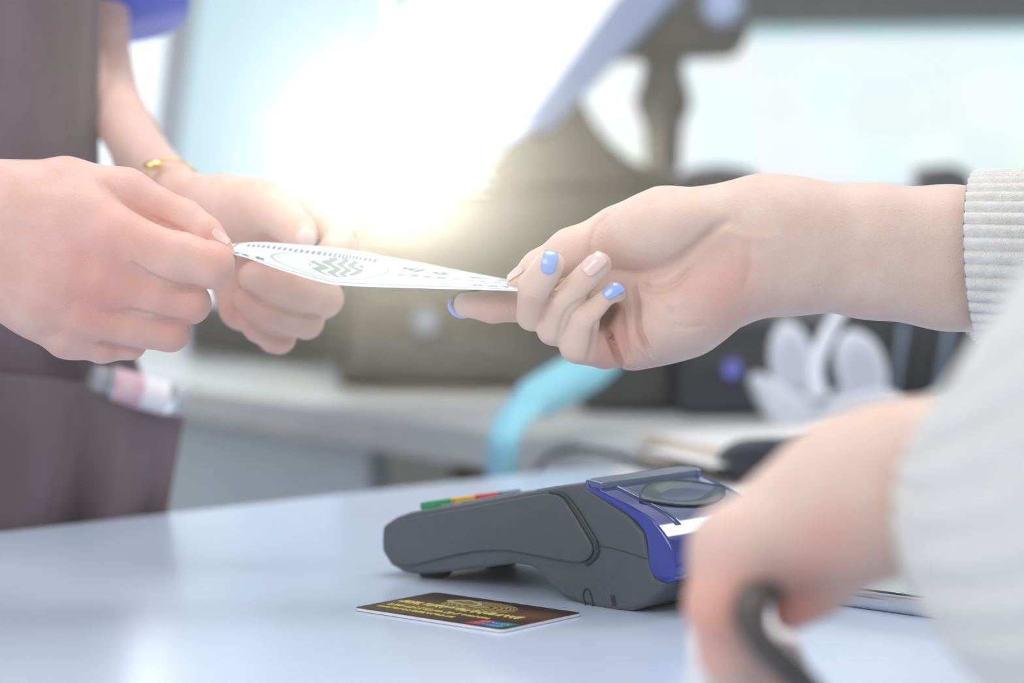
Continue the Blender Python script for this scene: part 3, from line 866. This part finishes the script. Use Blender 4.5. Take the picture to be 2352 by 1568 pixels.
stroke(img, [(120, 250), (160, 285), (215, 270), (240, 240), (200, 225), (150, 230), (120, 250)], lin((190, 180, 140)), 4)
ht = np.zeros((nv + 1, nu + 1))
tx = np.zeros((nv + 1, nu + 1, 3)); r3 = random.Random(5)
glyphs(tx, 30, 140, 24, 34, 17, 3, (1, 1, 1), 2, r3, every=4)
glyphs(tx, 40, 88, 14, 26, 15, 3, (1, 1, 1), 1, r3); glyphs(tx, 300, 92, 7, 16, 10, 4, (1, 1, 1), 1, r3)
glyphs(tx, 40, 50, 16, 18, 13, 4, (1, 1, 1), 1, r3)
mt = tx[..., 0] > 0; img[mt] = lin((226, 206, 110)); ht[mt] = 0.00035
# logo patch: three slanted fields
for a, cc in ((0, (196, 44, 66)), (34, (28, 88, 150)), (70, (20, 130, 140))):
    s_ = (xx - (yy - 20) * 0.25 > 375 + a) & (xx - (yy - 20) * 0.25 < 375 + a + 44) & (yy > 18) & (yy < 88); img[s_] = lin(cc)
glyphs(img, 395, 60, 6, 16, 12, 4, lin((240, 240, 240)), 0, r3)
glyphs(img, 395, 34, 8, 10, 9, 3, lin((240, 240, 240)), 0, r3)
zc_ = CT + 0.0010
# rounded corners by squeezing the border columns
def card_pts(UU, VV):
    R_ = 0.003; X = (UU) * CW; Y = VV * CH
    ins = np.where(X < R_, R_ - np.sqrt(np.maximum(R_ ** 2 - (R_ - X) ** 2, 0)), np.where(X > CW - R_, R_ - np.sqrt(np.maximum(R_ ** 2 - (X - CW + R_) ** 2, 0)), 0))
    Y = ins + Y * (CH - 2 * ins) / CH
    p = k0 + X[..., None] * eu + Y[..., None] * ev
    p[..., 2] = zc_ + 0.00045
    return p
cardo = empty('bank_card', tuple(k0 + eu * CW / 2 + ev * CH / 2), 'dark brown and gold bank card lying before the payment terminal', 'bank card')
colour_grid('printed_face', card_pts, nu, nv, img, M['card'], cardo, ht)
cor = []
for cx, cy, a0 in ((0.003, 0.003, 180), (CW - .003, .003, 270), (CW - .003, CH - .003, 0), (.003, CH - .003, 90)):
    for k in range(6):
        a = math.radians(a0 + 90 * k / 5); p = k0 + eu * (cx + .003 * math.cos(a)) + ev * (cy + .003 * math.sin(a)); cor.append(Vector((p[0], p[1], CT + 0.0002)))
prism('card_core', cor, (0, 0, 0.0012), M['card_edge'], cardo)

# banknote: held between three hands
near = [(486, 574, 1.056), (560, 590, 1.052), (640, 618, 1.045), (740, 648, 1.038), (800, 656, 1.036), (900, 660, 1.038), (1050, 664, 1.045), (1190, 668, 1.055), (1262, 672, 1.06)]
far = [(530, 560, 1.110), (600, 556, 1.115), (690, 562, 1.120), (780, 570, 1.122), (840, 580, 1.120), (930, 596, 1.115), (1060, 622, 1.108), (1180, 644, 1.100), (1250, 655, 1.095)]
nN = np.array(cat(near, 12, closed=False)); nF = np.array(cat(far, 12, closed=False))
def bill_pts(UU, VV):
    t = UU * (len(nN) - 1); i = np.clip(t.astype(int), 0, len(nN) - 2); f = (t - i)[..., None]
    a = nN[i] * (1 - f) + nN[i + 1] * f; b = nF[i] * (1 - f) + nF[i + 1] * f
    q = a * (1 - VV[..., None]) + b * VV[..., None]
    q = q.copy(); q[..., 1] += 5 * np.sin(VV * PI) * np.sin(UU * 5 + 0.6)
    d = q[..., 2:3]
    return CAM + d * FW + (q[..., 0:1] - 1176) / F * d * RT + (784 - q[..., 1:2]) / F * d * UP
nu, nv = 720, 300
img = np.zeros((nv + 1, nu + 1, 3)); yy, xx = np.mgrid[0:nv + 1, 0:nu + 1]
img[:] = lin((226, 236, 236))
ink = np.array(lin((140, 160, 156))); ink2 = np.array(lin((120, 140, 150)))
fine = (np.sin(xx * 0.22 + np.sin(yy * 0.07) * 4) * np.sin(yy * 0.35 + np.sin(xx * 0.03) * 3) > 0.55) & (xx > 24) & (xx < 700) & (yy > 22) & (yy < 280)
img[fine] = img[fine] * .55 + ink * .45
bd = ((np.abs(xx - 30) < 5) | (np.abs(xx - 696) < 4) | (np.abs(yy - 26) < 4) | (np.abs(yy - 274) < 4)); img[bd] = ink
e2 = ((xx - 285) / 150) ** 2 + ((yy - 150) / 112) ** 2
img[(e2 < 1.0)] = ink + .12; img[(e2 < 0.9)] = lin((205, 216, 212)); 
pm = (((xx - 300) / 78) ** 2 + ((yy - 150) / 84) ** 2 < 1) & (np.sin(xx * .16 + yy * .05 + np.sin(yy * .08) * 2) > -.35); img[pm] = ink
band = (np.abs(yy - 245) < 16) & (xx > 60) & (xx < 400) & (np.sin(xx * .5) > -.3); img[band] = ink2
r4 = random.Random(11)
glyphs(img, 452, 175, 5, 44, 36, 12, ink2 * .7, 2, r4); glyphs(img, 450, 120, 12, 18, 14, 6, ink2, 1, r4)
glyphs(img, 600, 215, 3, 46, 26, 6, ink2 * .7, 3, r4); glyphs(img, 44, 40, 3, 46, 26, 6, ink2 * .7, 3, r4); glyphs(img, 560, 50, 6, 26, 16, 5, ink2, 1, r4)
tint = np.clip((xx - 480) / 200, 0, 1)[..., None]; img = img * (1 - .25 * tint) + np.array(lin((190, 226, 220))) * .25 * tint
bl = colour_grid('banknote', bill_pts, nu, nv, img, M['bill'], None)
tag(bl, 'pale banknote with a portrait oval held between the three hands', 'banknote')

# phone lying right of the near hand
ph = empty('phone', tuple(G(2060, 1370)), 'silver edged phone with a dark glass face lying on the counter', 'phone')
pp = [(1840, 1380), (2270, 1440), (2520, 1390), (2080, 1338)]
prism('frame', [G(x, y) for x, y in pp], (0, 0, 0.0085), M['silver'], ph, bev=0.003)
def inset(pts, t):
    cx = sum(p[0] for p in pts) / 4; cy = sum(p[1] for p in pts) / 4
    return [(cx + (x - cx) * t, cy + (y - cy) * t) for x, y in pts]
prism('glass_face', [Vector((p.x, p.y, CT + .0085)) for p in [G(x, y) for x, y in inset(pp, .94)]], (0, 0, 0.0006), M['glassdark'], ph)

#@@PEOPLE
# ------------------------------------------------------------------ cashier
cashier = empty('person', (-0.45, 1.62, 0), 'person in a dark brown apron and blue shirt handing over the banknote', 'person')
HV = 0.0009
b1 = 1.05
B = Body(cs(-330, 900, b1) + [0, 0, -0.06], cs(590, 300, b1) + [0, 0, 0.08], HV)
B.lo, B.n
limb(B, b1, [(-420, 545, 160, 14), (-60, 540, 158, 12), (20, 540, 150, 10)], 10, 1.25)
# palm volume and metacarpals
limb(B, b1, [(0, 500, 112, 8), (170, 520, 100, 2), (262, 556, 84, -2)], 12, 1.15)
limb(B, b1, [(0, 560, 120, 8), (150, 610, 105, 0), (232, 640, 84, -3)], 12, 1.15)
limb(B, b1, [(0, 590, 108, 10), (120, 660, 98, 3), (195, 708, 78, 2)], 12, 1.15)
limb(B, b1, [(0, 590, 104, 14), (90, 680, 90, 8), (165, 752, 75, 9)], 12, 1.15)
# thumb
limb(B, b1, [(10, 470, 90, 14), (150, 442, 80, 14), (285, 456, 69, 14), (420, 508, 48, 13)], 8)
limb(B, b1, [(420, 508, 48, 13), (470, 538, 40, 11), (508, 562, 25, 9)], 4)
# fingers
limb(B, b1, [(262, 556, 84, -2), (400, 594, 66, -4), (484, 608, 53, -3)], 2.5)
limb(B, b1, [(484, 608, 52, -3), (505, 600, 36, 8), (512, 588, 28, 18)], 3)
limb(B, b1, [(232, 640, 82, -2), (350, 680, 58, 0), (436, 696, 46, 3)], 1.8)
limb(B, b1, [(436, 696, 46, 3), (440, 690, 38, 16), (400, 680, 34, 30)], 3)
limb(B, b1, [(195, 708, 76, 2), (300, 748, 52, 4), (391, 763, 43, 8)], 1.8)
limb(B, b1, [(391, 763, 43, 8), (396, 758, 36, 20), (350, 745, 32, 32)], 3)
limb(B, b1, [(165, 752, 74, 9), (235, 784, 50, 12), (298, 788, 36, 15)], 1.8)
limb(B, b1, [(298, 788, 36, 15), (300, 780, 30, 26), (270, 765, 28, 34)], 3)
v1, f1_ = B.nets(); n1 = B.normals
v1 = grooves(v1, n1, b1, [
    ([(472, 540), (480, 556), (492, 566)], 0.5, 0.8), ([(232, 414), (290, 464), (350, 500), (410, 528), (470, 566)], 1.4, 1.2), ([(252, 424), (262, 436), (276, 444)], 0.4, 0.9), ([(268, 424), (276, 438), (290, 448)], 0.3, 0.8),
    ([(296, 600), (340, 632), (400, 656), (470, 664)], 1.7, 1.3), ([(278, 710), (330, 720), (400, 738), (446, 741)], 1.5, 1.2), ([(222, 788), (265, 794), (330, 806)], 1.4, 1.2)])
# far hand and its forearm
b2 = 1.16
B2 = Body(cs(60, 880, b2) + [0, 0, -0.06], cs(860, -60, b2) + [0, 0, 0.33], 0.0011)
limb(B2, b2, [(218, -80, 92, 262), (218, 60, 90, 256), (246, 210, 82, 246), (321, 352, 72, 172), (415, 452, 59, 42)], 12)
limb(B2, b2, [(420, 450, 62, 22), (500, 490, 80, 20), (560, 505, 92, 24)], 12)
limb(B2, b2, [(520, 560, 80, 30), (560, 640, 75, 34), (560, 700, 62, 30)], 12)
limb(B2, b2, [(560, 505, 88, 26), (640, 560, 72, 40), (690, 640, 60, 46)], 12)
limb(B2, b2, [(520, 480, 72, 14), (600, 472, 60, 4), (650, 500, 46, -8)], 8)
limb(B2, b2, [(650, 500, 46, -8), (685, 530, 38, -14), (702, 544, 27, -18)], 4)
limb(B2, b2, [(640, 490, 60, 46), (720, 505, 48, 44), (768, 522, 42, 36), (778, 562, 36, 20), (752, 580, 28, 6)], 3)
limb(B2, b2, [(670, 640, 60, 46), (735, 672, 48, 34), (742, 684, 46, 18), (650, 660, 43, 2), (585, 636, 38, -2)], 2.5)
limb(B2, b2, [(640, 690, 56, 44), (695, 728, 45, 34), (702, 736, 42, 20), (620, 712, 39, 6), (570, 688, 33, 4)], 2)
limb(B2, b2, [(590, 720, 50, 40), (630, 768, 42, 34), (640, 772, 40, 24), (595, 750, 36, 12), (566, 728, 30, 10)], 2)
v2, f2_ = B2.nets(); n2 = B2.normals
v2 = grooves(v2, n2, b2, [([(545, 455), (560, 500), (590, 530), (640, 540)], 0.8, 1.6), ([(690, 510), (704, 506), (712, 520)], 0.5, 0.9), ([(545, 655), (600, 692), (680, 722), (740, 722)], 1.5, 1.2), ([(532, 700), (570, 740), (630, 776), (690, 776)], 1.5, 1.2), ([(620, 560), (660, 580), (720, 574)], .6, 1.2)])
va = np.concatenate([v1, v2]); fa = np.concatenate([f1_, f2_ + len(v1)])
bodyA = fast_mesh('body', cs2w(va), fa, M['skin_a'], cashier)
blush(bodyA, va, [(250, 620, 120, .35), (230, 740, 90, .3), (130, 620, 160, .2), (430, 700, 60, .3), (400, 770, 60, .35), (500, 610, 50, .15), (505, 560, 60, .35), (350, 480, 90, .3),
                  (700, 560, 60, .2), (600, 640, 120, .15), (520, 720, 60, .3), (620, 780, 60, .2)], b1)
join_through(bodyA, [(-.345, 1.09, 1.045), (-.46, 1.15, 1.02), (-.52, 1.33, 1.16), (-.54, 1.52, 1.34), (-.42, 1.60, 1.32), (-.30, 1.60, 1.34), tuple(V(200, -260, 1.42))],
             [.030, .034, .040, .050, .085, .050, .028])
tube('near_shirt_sleeve', [(-.50, 1.24, 1.08), (-.52, 1.33, 1.16), (-.54, 1.52, 1.34), (-.44, 1.58, 1.34)], [.052, .052, .064, .09], M['shirt'], cashier, n=32, caps=False)
bvA = bvh_of(bodyA)
nail('thumb_nail', bvA, (507, 545), -42, 48, 20, M['bare_nail'], cashier, 0.3, tol=0.0035)
nail('thumb_nail', bvA, (706, 546), -40, 50, 42, M['bare_nail'], cashier, 0.3)
# bracelet around the far wrist
cw = P(392, 432, b2 + 0.055); ax = Vector(P(440, 470, b2 + .025) - P(350, 380, b2 + .115)).normalized()
x_ = ax.cross(Vector((0, 1, 0))).normalized(); y_ = ax.cross(x_).normalized()
rw = 0.0148
pts = [Vector(cw) + x_ * (rw * math.cos(a)) + y_ * (rw * math.sin(a)) for a in np.linspace(0, 2 * PI, 33)]
br = empty('bracelet', tuple(cw), 'thin gold bracelet with a small plate on the far wrist', 'bracelet')
tube('band', pts, [0.0007] * 33, M['gold'], br, n=8, smooth_n=1, caps=False)
pp_ = min(pts, key=lambda q: (V(378, 398, 1.17) - q).length)
bm = bmesh.new(); bmesh.ops.create_uvsphere(bm, u_segments=20, v_segments=12, radius=0.0042)
bmesh.ops.scale(bm, vec=(1.3, 0.8, 0.6), verts=bm.verts); bmesh.ops.translate(bm, verts=bm.verts, vec=pp_); me = bpy.data.meshes.new('plate'); bm.to_mesh(me); bm.free()
me.polygons.foreach_set('use_smooth', [True] * len(me.polygons)); link('plate', me, M['gold'], br)

# shirt sleeve of the far arm
def cloth_px(name, rows, m, parent, fold=0.0, freq=8, thick=0.0015, sub=6, phase=0.0):
    """rows: list of rows, each a list of (px,py,d); catmull in both directions, folds along depth"""
    R = [cat(r, sub, closed=False) for r in rows]
    Cn = len(R[0]); cols_ = [cat([r[i] for r in R], sub, closed=False) for i in range(Cn)]
    m_ = len(cols_[0]); vs = []; fs = []
    for i in range(Cn):
        for j in range(m_):
            x, y, d = cols_[i][j]
            s = i / (Cn - 1); t = j / (m_ - 1)
            d += fold * (math.sin(s * freq * PI + phase + t * 1.7) + 0.5 * math.sin(s * freq * 2.3 * PI + t * 3 + phase)) * (0.5 + 0.5 * t)
            vs.append(V(x, y, d))
    fs = [[i * m_ + j, (i + 1) * m_ + j, (i + 1) * m_ + j + 1, i * m_ + j + 1] for i in range(Cn - 1) for j in range(m_ - 1)]
    o = mesh(name, vs, fs, m, parent); solid(o, thick); return o


sleeve_pts = [V(205, -340, 1.46), V(250, -140, 1.445), V(276, -56, 1.425), V(284, 26, 1.415)]
tube('shirt_sleeve', sleeve_pts, [0.045, 0.041, 0.0385, 0.0375], M['shirt'], cashier, n=64, caps=True, rib=11, ribamp=0.0008)
# torso under the apron
tube('shirt', [V(-260, 1700, 1.60), V(-260, 900, 1.58), V(-260, 300, 1.56), V(-260, -300, 1.55), V(-260, -900, 1.55)], [0.10, 0.09, 0.085, 0.09, 0.1], M['shirt'], cashier, n=40)
# apron
rows = []
for (y, xr) in ((-300, 232), (0, 228), (200, 224), (370, 224), (520, 236), (700, 270), (840, 318), (930, 345), (1050, 360), (1250, 372), (1600, 380)):
    flare = max(0, (y - 400) / 800)
    row = []
    for s in (0, .2, .4, .6, .8, .93, 1.0):
        x = -420 + (xr + 420) * s
        kk = min(1, max(0, (y - 450) / 400))
        base = 1.325 + 0.020 * kk + max(0, x) / 370 * (0.03 + 0.055 * kk)
        edge = 0.018 * max(0, (s - .8) / .2) ** 2
        row.append((x, y, base + edge + (0.004 * math.sin(x * .02 + y * .004))))
    rows.append(row)
ap = empty('apron', tuple(V(0, 1200, 1.36)), 'dark brown cloth apron with a wide front pocket worn by the cashier', 'apron')
cloth_px('bib', rows, M['apron'], ap, fold=0.0035, freq=7)
prow = []
for t, (dy) in enumerate((0, 0.06, 0.3, 0.6, 1.0)):
    row = []
    for s, (x0, y0, x1) in enumerate(((-420, 866, -420), (-150, 864, -150), (0, 866, 0), (110, 874, 105), (185, 884, 175), (260, 912, 245), (340, 940, 318), (424, 954, 366))):
        y1 = 1290; x = x0 + (x1 - x0) * dy; y = y0 + (y1 - y0) * dy
        base = 1.325 + max(0, x) / 370 * 0.080
        bul = -0.010 * math.sin(dy * 2.2) if x > 0 else 0
        fo = {2: -0.004, 3: 0.006, 4: 0.016, 5: -0.008, 6: 0.009}.get(s, 0) * (0.25 + dy)
        row.append((x, y, base + bul + fo))
    prow.append(row)
pk = cloth_px('pocket', prow, M['apron'], ap, fold=0.0012, freq=9, thick=0.002)
tube('pocket_hem', [V(x, y, d - 0.001) for x, y, d in cat(prow[0], 3, closed=False)], [0.0011] * (7 * 3 + 1), M['seam'], ap, n=8, smooth_n=1)
tube('pocket_stitching', [V(x, y + 26, d - 0.0022) for x, y, d in cat(prow[0], 3, closed=False)], [0.0003] * (7 * 3 + 1), M['seam'], ap, n=6, smooth_n=1)
tube('seam_line', [V(190, 900, 1.352), V(170, 1000, 1.346), V(140, 1100, 1.343), V(105, 1200, 1.343)], [0.0006] * 4, M['seam'], ap, n=6)

# clear tube with a pink label in the pocket
bt = empty('clear_bottle', tuple(V(310, 915, 1.385)), 'clear capped plastic bottle with a pink label in the apron pocket', 'bottle')
p0, p1 = V(205, 868, 1.375), V(420, 925, 1.40); axb = (p1 - p0).normalized(); Lb = (p1 - p0).length
lathe('bottle_body', [(0.004, 0.0), (0.0085, 0.001), (0.009, 0.008), (0.0078, 0.010), (0.0095, 0.013), (0.0095, Lb - .008), (0.008, Lb - .006), (0.0085, Lb - .004), (0.0085, Lb), (0.004, Lb + .001)], p0, axb, M['clear'], bt)
lathe('label_sleeve', [(0.0098, 0.028), (0.0098, Lb - .012)], p0, axb, M['white_label'], bt)
lathe('pink_strip', [(0.0094, 0.013), (0.0100, 0.014), (0.0100, 0.030), (0.0094, 0.031)], p0, axb, M['label_pink'], bt)
lathe('neck_ring', [(0.0085, 0.009), (0.0102, 0.010), (0.0102, 0.012), (0.0085, 0.0128)], p0, axb, M['chrome'], bt)

# ------------------------------------------------------------------ customer
customer = empty('person', (0.55, 0.95, 0), 'person in a cream knit sweater with blue nails taking the banknote', 'person')
b3 = 1.05
B = Body(cs(990, 900, b3) + [0, 0, -0.05], cs(2420, 350, b3) + [0, 0, 0.09], 0.0008)
limb(B, b3, [(2560, 620, 180, 30), (2180, 592, 167, 24), (2000, 577, 155, 22), (1860, 566, 147, 20), (1760, 563, 147, 18)], 10, 1.3)
limb(B, b3, [(1760, 563, 146, 18), (1660, 580, 146, 18), (1560, 600, 140, 22)], 14, 1.4)
limb(B, b3, [(1600, 600, 130, 24), (1470, 640, 120, 28), (1440, 700, 100, 26)], 14, 1.4)
# thenar, hypothenar
mm = 1 / 1000
B.ell(cs(1530, 530, b3 + .010), (152 * b3 / F, 92 * b3 / F, .021), 10, 0.008)
B.ell(cs(1590, 700, b3 + .014), (170 * b3 / F, 92 * b3 / F, .021), 30, 0.012)
limb(B, b3, [(1560, 720, 100, 18), (1450, 764, 84, 16)], 12)
# thumb
limb(B, b3, [(1520, 520, 90, 14), (1420, 540, 64, 16), (1312, 577, 51, 14)], 6)
limb(B, b3, [(1312, 577, 51, 14), (1240, 618, 42, 17), (1190, 648, 27, 20)], 4)
# index straight under the note
limb(B, b3, [(1420, 640, 80, 40), (1240, 700, 42, 26), (1130, 703, 37, 20), (1070, 700, 29, 17)], 3)
# middle, ring, little: roots behind, folded back towards the viewer
limb(B, b3, [(1440, 680, 60, 36), (1300, 730, 38, 24), (1222, 724, 36, 2)], 2)
limb(B, b3, [(1222, 724, 36, 2), (1228, 660, 38, -12), (1262, 610, 35, -18)], 0.6)
limb(B, b3, [(1450, 720, 60, 30), (1330, 770, 38, 18), (1270, 756, 37, 0)], 1.5)
limb(B, b3, [(1270, 756, 37, 0), (1297, 690, 36, -9), (1374, 608, 30, -13)], 0.6)
limb(B, b3, [(1460, 775, 66, 20), (1390, 800, 46, 12), (1328, 792, 44, 0)], 2)
limb(B, b3, [(1328, 790, 44, 0), (1346, 734, 36, -8), (1411, 674, 26, -11)], 0.6)
# hollow between folded fingers and palm
B.ell(cs(1400, 724, b3 + .002), (42 * b3 / F, 17 * b3 / F, .020), 62, 0.003, sub=True)
v3, f3_ = B.nets(); n3 = B.normals
v3 = grooves(v3, n3, b3, [
    ([(1396, 488), (1368, 520), (1358, 560), (1362, 590)], 1.4, 1.1),
    ([(1404, 622), (1450, 630), (1510, 622), (1570, 590), (1630, 540), (1680, 500)], 2.6, 2.2),
    ([(1440, 634), (1490, 660), (1540, 655), (1600, 610)], 2.0, 1.6), ([(1480, 690), (1540, 700), (1590, 680)], -.8, 3), ([(1545, 745), (1580, 752), (1620, 748)], .6, 1.2),
    ([(1445, 640), (1462, 690), (1468, 760), (1500, 828)], 3.4, 1.15),
    ([(1392, 752), (1408, 792), (1430, 850)], 3.4, 1.1),
    ([(1350, 830), (1362, 790), (1366, 752)], 1.2, 1.2),
    ([(1425, 700), (1432, 770), (1446, 835)], 2.0, 1.4), ([(1460, 800), (1480, 825), (1500, 835)], .7, 1.0), ([(1470, 630), (1500, 680), (1560, 730)], .7, 1.8),
    ([(1690, 480), (1720, 560), (1722, 620), (1700, 680)], 0.8, 2.4), ([(1640, 520), (1720, 545), (1790, 545)], -0.6, 2.6),
    ([(1300, 606), (1292, 640), (1266, 682), (1246, 722), (1240, 766)], 0.8, 0.9),
    ([(1402, 640), (1344, 684), (1304, 712), (1287, 752), (1280, 794)], 0.8, 0.9),
    ([(1428, 700), (1398, 722), (1366, 750), (1362, 790), (1346, 822)], 0.9, 0.9),
    ([(1205, 684), (1236, 694), (1258, 694)], .25, .8), ([(1272, 704), (1298, 716), (1316, 720)], .25, .8)])
# near, strongly blurred hand
b4 = 0.72
B4 = Body(cs(1520, 1900, b4) + [0, 0, -0.07], cs(2500, 850, b4) + [0, 0, 0.10], 0.0014)
limb(B4, b4, [(2600, 1060, 230, -10), (2300, 1090, 205, 0), (2090, 1106, 186, 6), (1960, 1152, 176, 8)], 12, 1.2)
limb(B4, b4, [(1960, 1152, 172, 8), (1820, 1212, 138, 6), (1700, 1262, 112, 2)], 14, 1.1)
limb(B4, b4, [(1900, 1200, 120, 30), (1760, 1270, 110, 28), (1700, 1300, 100, 24)], 14)
limb(B4, b4, [(1690, 1268, 106, 0), (1655, 1390, 78, -4), (1672, 1500, 66, 4), (1735, 1620, 58, 16)], 5)
limb(B4, b4, [(1700, 1290, 96, 26), (1668, 1400, 72, 22), (1690, 1520, 62, 26), (1760, 1640, 54, 34)], 4)
limb(B4, b4, [(1720, 1300, 90, 48), (1690, 1400, 66, 44), (1720, 1500, 58, 48), (1790, 1600, 50, 52)], 4)
limb(B4, b4, [(1960, 1270, 80, 20), (1880, 1350, 64, 14), (1818, 1408, 46, 10)], 8)
B4.blur(1)
v4, f4_ = B4.nets()
va = np.concatenate([v3, v4]); fa = np.concatenate([f3_, f4_ + len(v3)])
bodyB = fast_mesh('body', cs2w(va), fa, M['skin_b'], customer)
blush(bodyB, va, [(1660, 680, 80, .32), (1690, 610, 70, .2), (1430, 780, 60, .5), (1400, 820, 50, .3), (1120, 700, 60, .4), (1560, 640, 120, .15), (1230, 700, 50, .2),
                  (1830, 1400, 90, .8), (1650, 1380, 110, .6), (1900, 1250, 100, .4), (1600, 1500, 120, .4)], b3)
join_through(bodyB, [tuple(V(2700, 606, 1.08)), tuple(V(3400, 560, 1.05)), (.60, .86, 1.22), (.66, .70, 1.34), (.66, .56, 1.32), (.62, .42, 1.30), tuple(V(3300, 880, .58)), tuple(V(2800, 1060, .66))],
             [.034, .038, .042, .05, .085, .05, .036, .030])
tube('sweater', [(.60, .84, 1.22), (.66, .72, 1.33), (.67, .56, 1.30), (.62, .42, 1.28), tuple(V(3300, 820, .59))], [.075, .10, .14, .11, .085], M['knit'], customer, n=60, caps=False)
tube('sweater_body', [(.67, .57, 1.32), (.68, .56, 1.1), (.68, .56, .8)], [.13, .14, .15], M['knit'], customer, n=60)
bvB = bvh_of(bodyB)
nail('middle_nail', bvB, (1262, 601), 78, 54, 32, M['blue_polish'], customer, 0.3, 'pale blue polished nail', shape=0.9)
nail('ring_nail', bvB, (1364, 607), 42, 58, 36, M['bare_nail'], customer, 0.3, 'bare pink nail', shape=0.4)
nail('little_nail', bvB, (1410, 667), 30, 50, 28, M['blue_polish'], customer, 0.3, 'pale blue polished nail', shape=0.2)
inl = [V(1034, 688, 1.070), V(1034, 703, 1.069), V(1044, 717, 1.069), V(1058, 725, 1.069), V(1072, 728, 1.070)]
o = tube('index_nail', inl, [0.0007, 0.0013, 0.0015, 0.0013, 0.0006], M['blue_polish'], customer, n=10); o['label'] = 'pale blue polished nail edge'
nail('thumb_nail', bvB, (1181, 630), 212, 50, 16, M['bare_nail'], customer, 0.3)

# ribbed cuff of the upper arm
cp = [V(2240, 590, 1.075), V(2244, 590, 1.075), V(2265, 590, 1.075), V(2360, 594, 1.08), V(2520, 600, 1.08), (V(3000, 560, 1.05)), V(3600, 500, 1.0)]
cr = [0.0312, 0.0362, 0.0376, 0.039, 0.042, 0.055, 0.065]
tube('upper_cuff', cp, cr, M['knit'], customer, n=240, caps=False, rib=40, ribamp=0.0017)
# loose near sleeve
sp = [V(2192, 1095, .724), V(2208, 1094, .724), V(2270, 1110, .72), V(2380, 1150, .70), V(2500, 1180, .68), V(2720, 1150, .64), V(3100, 900, .6)]
sr = [0.0225, 0.0255, 0.033, 0.045, 0.056, 0.070, 0.08]
tube('near_sleeve', sp, sr, M['knit'], customer, n=160, caps=False, rib=34, ribamp=0.003)

# white bag with a dark strap in the near hand
bgm = empty('handbag', tuple(V(1760, 1700, .75)), 'small white bag with a dark rounded strap held in the near hand', 'bag')
st = [V(1860, 1735, .765), V(1885, 1640, .72), V(1835, 1560, .70), (V(1770, 1500, .695)), V(1728, 1440, .695), V(1722, 1395, .70), V(1750, 1352, .715), V(1800, 1345, .74)]
tube('strap', st, [0.0043] * 8, M['leather'], bgm, flat=1.2)
bag = [(1600, 1745), (1600, 1600), (1604, 1510), (1625, 1484), (1800, 1465), (1845, 1485), (1862, 1560), (1880, 1650), (1885, 1745)]
slab_px('bag_body', bag, 0.775, 0.05, M['bag'], bgm, 0.006, n=2)

#@@HAZE
hm = bpy.data.materials.new('haze_air'); hm.use_nodes = True
hn = hm.node_tree; hn.nodes.remove(hn.nodes['Principled BSDF'])
vs_ = hn.nodes.new('ShaderNodeVolumeScatter'); vs_.inputs['Density'].default_value = 0.092; vs_.inputs['Anisotropy'].default_value = 0.94
vs_.inputs['Color'].default_value = (1.0, 0.97, 0.91, 1)
hn.links.new(vs_.outputs['Volume'], hn.nodes['Material Output'].inputs['Volume'])
hz = box('haze', (0, 1.6, 0.001), 6.8, 5.8, 2.85, hm); hz['kind'] = 'stuff'; hz['label'] = 'thin bright haze in the air around the glaring lamp'; hz['category'] = 'haze'
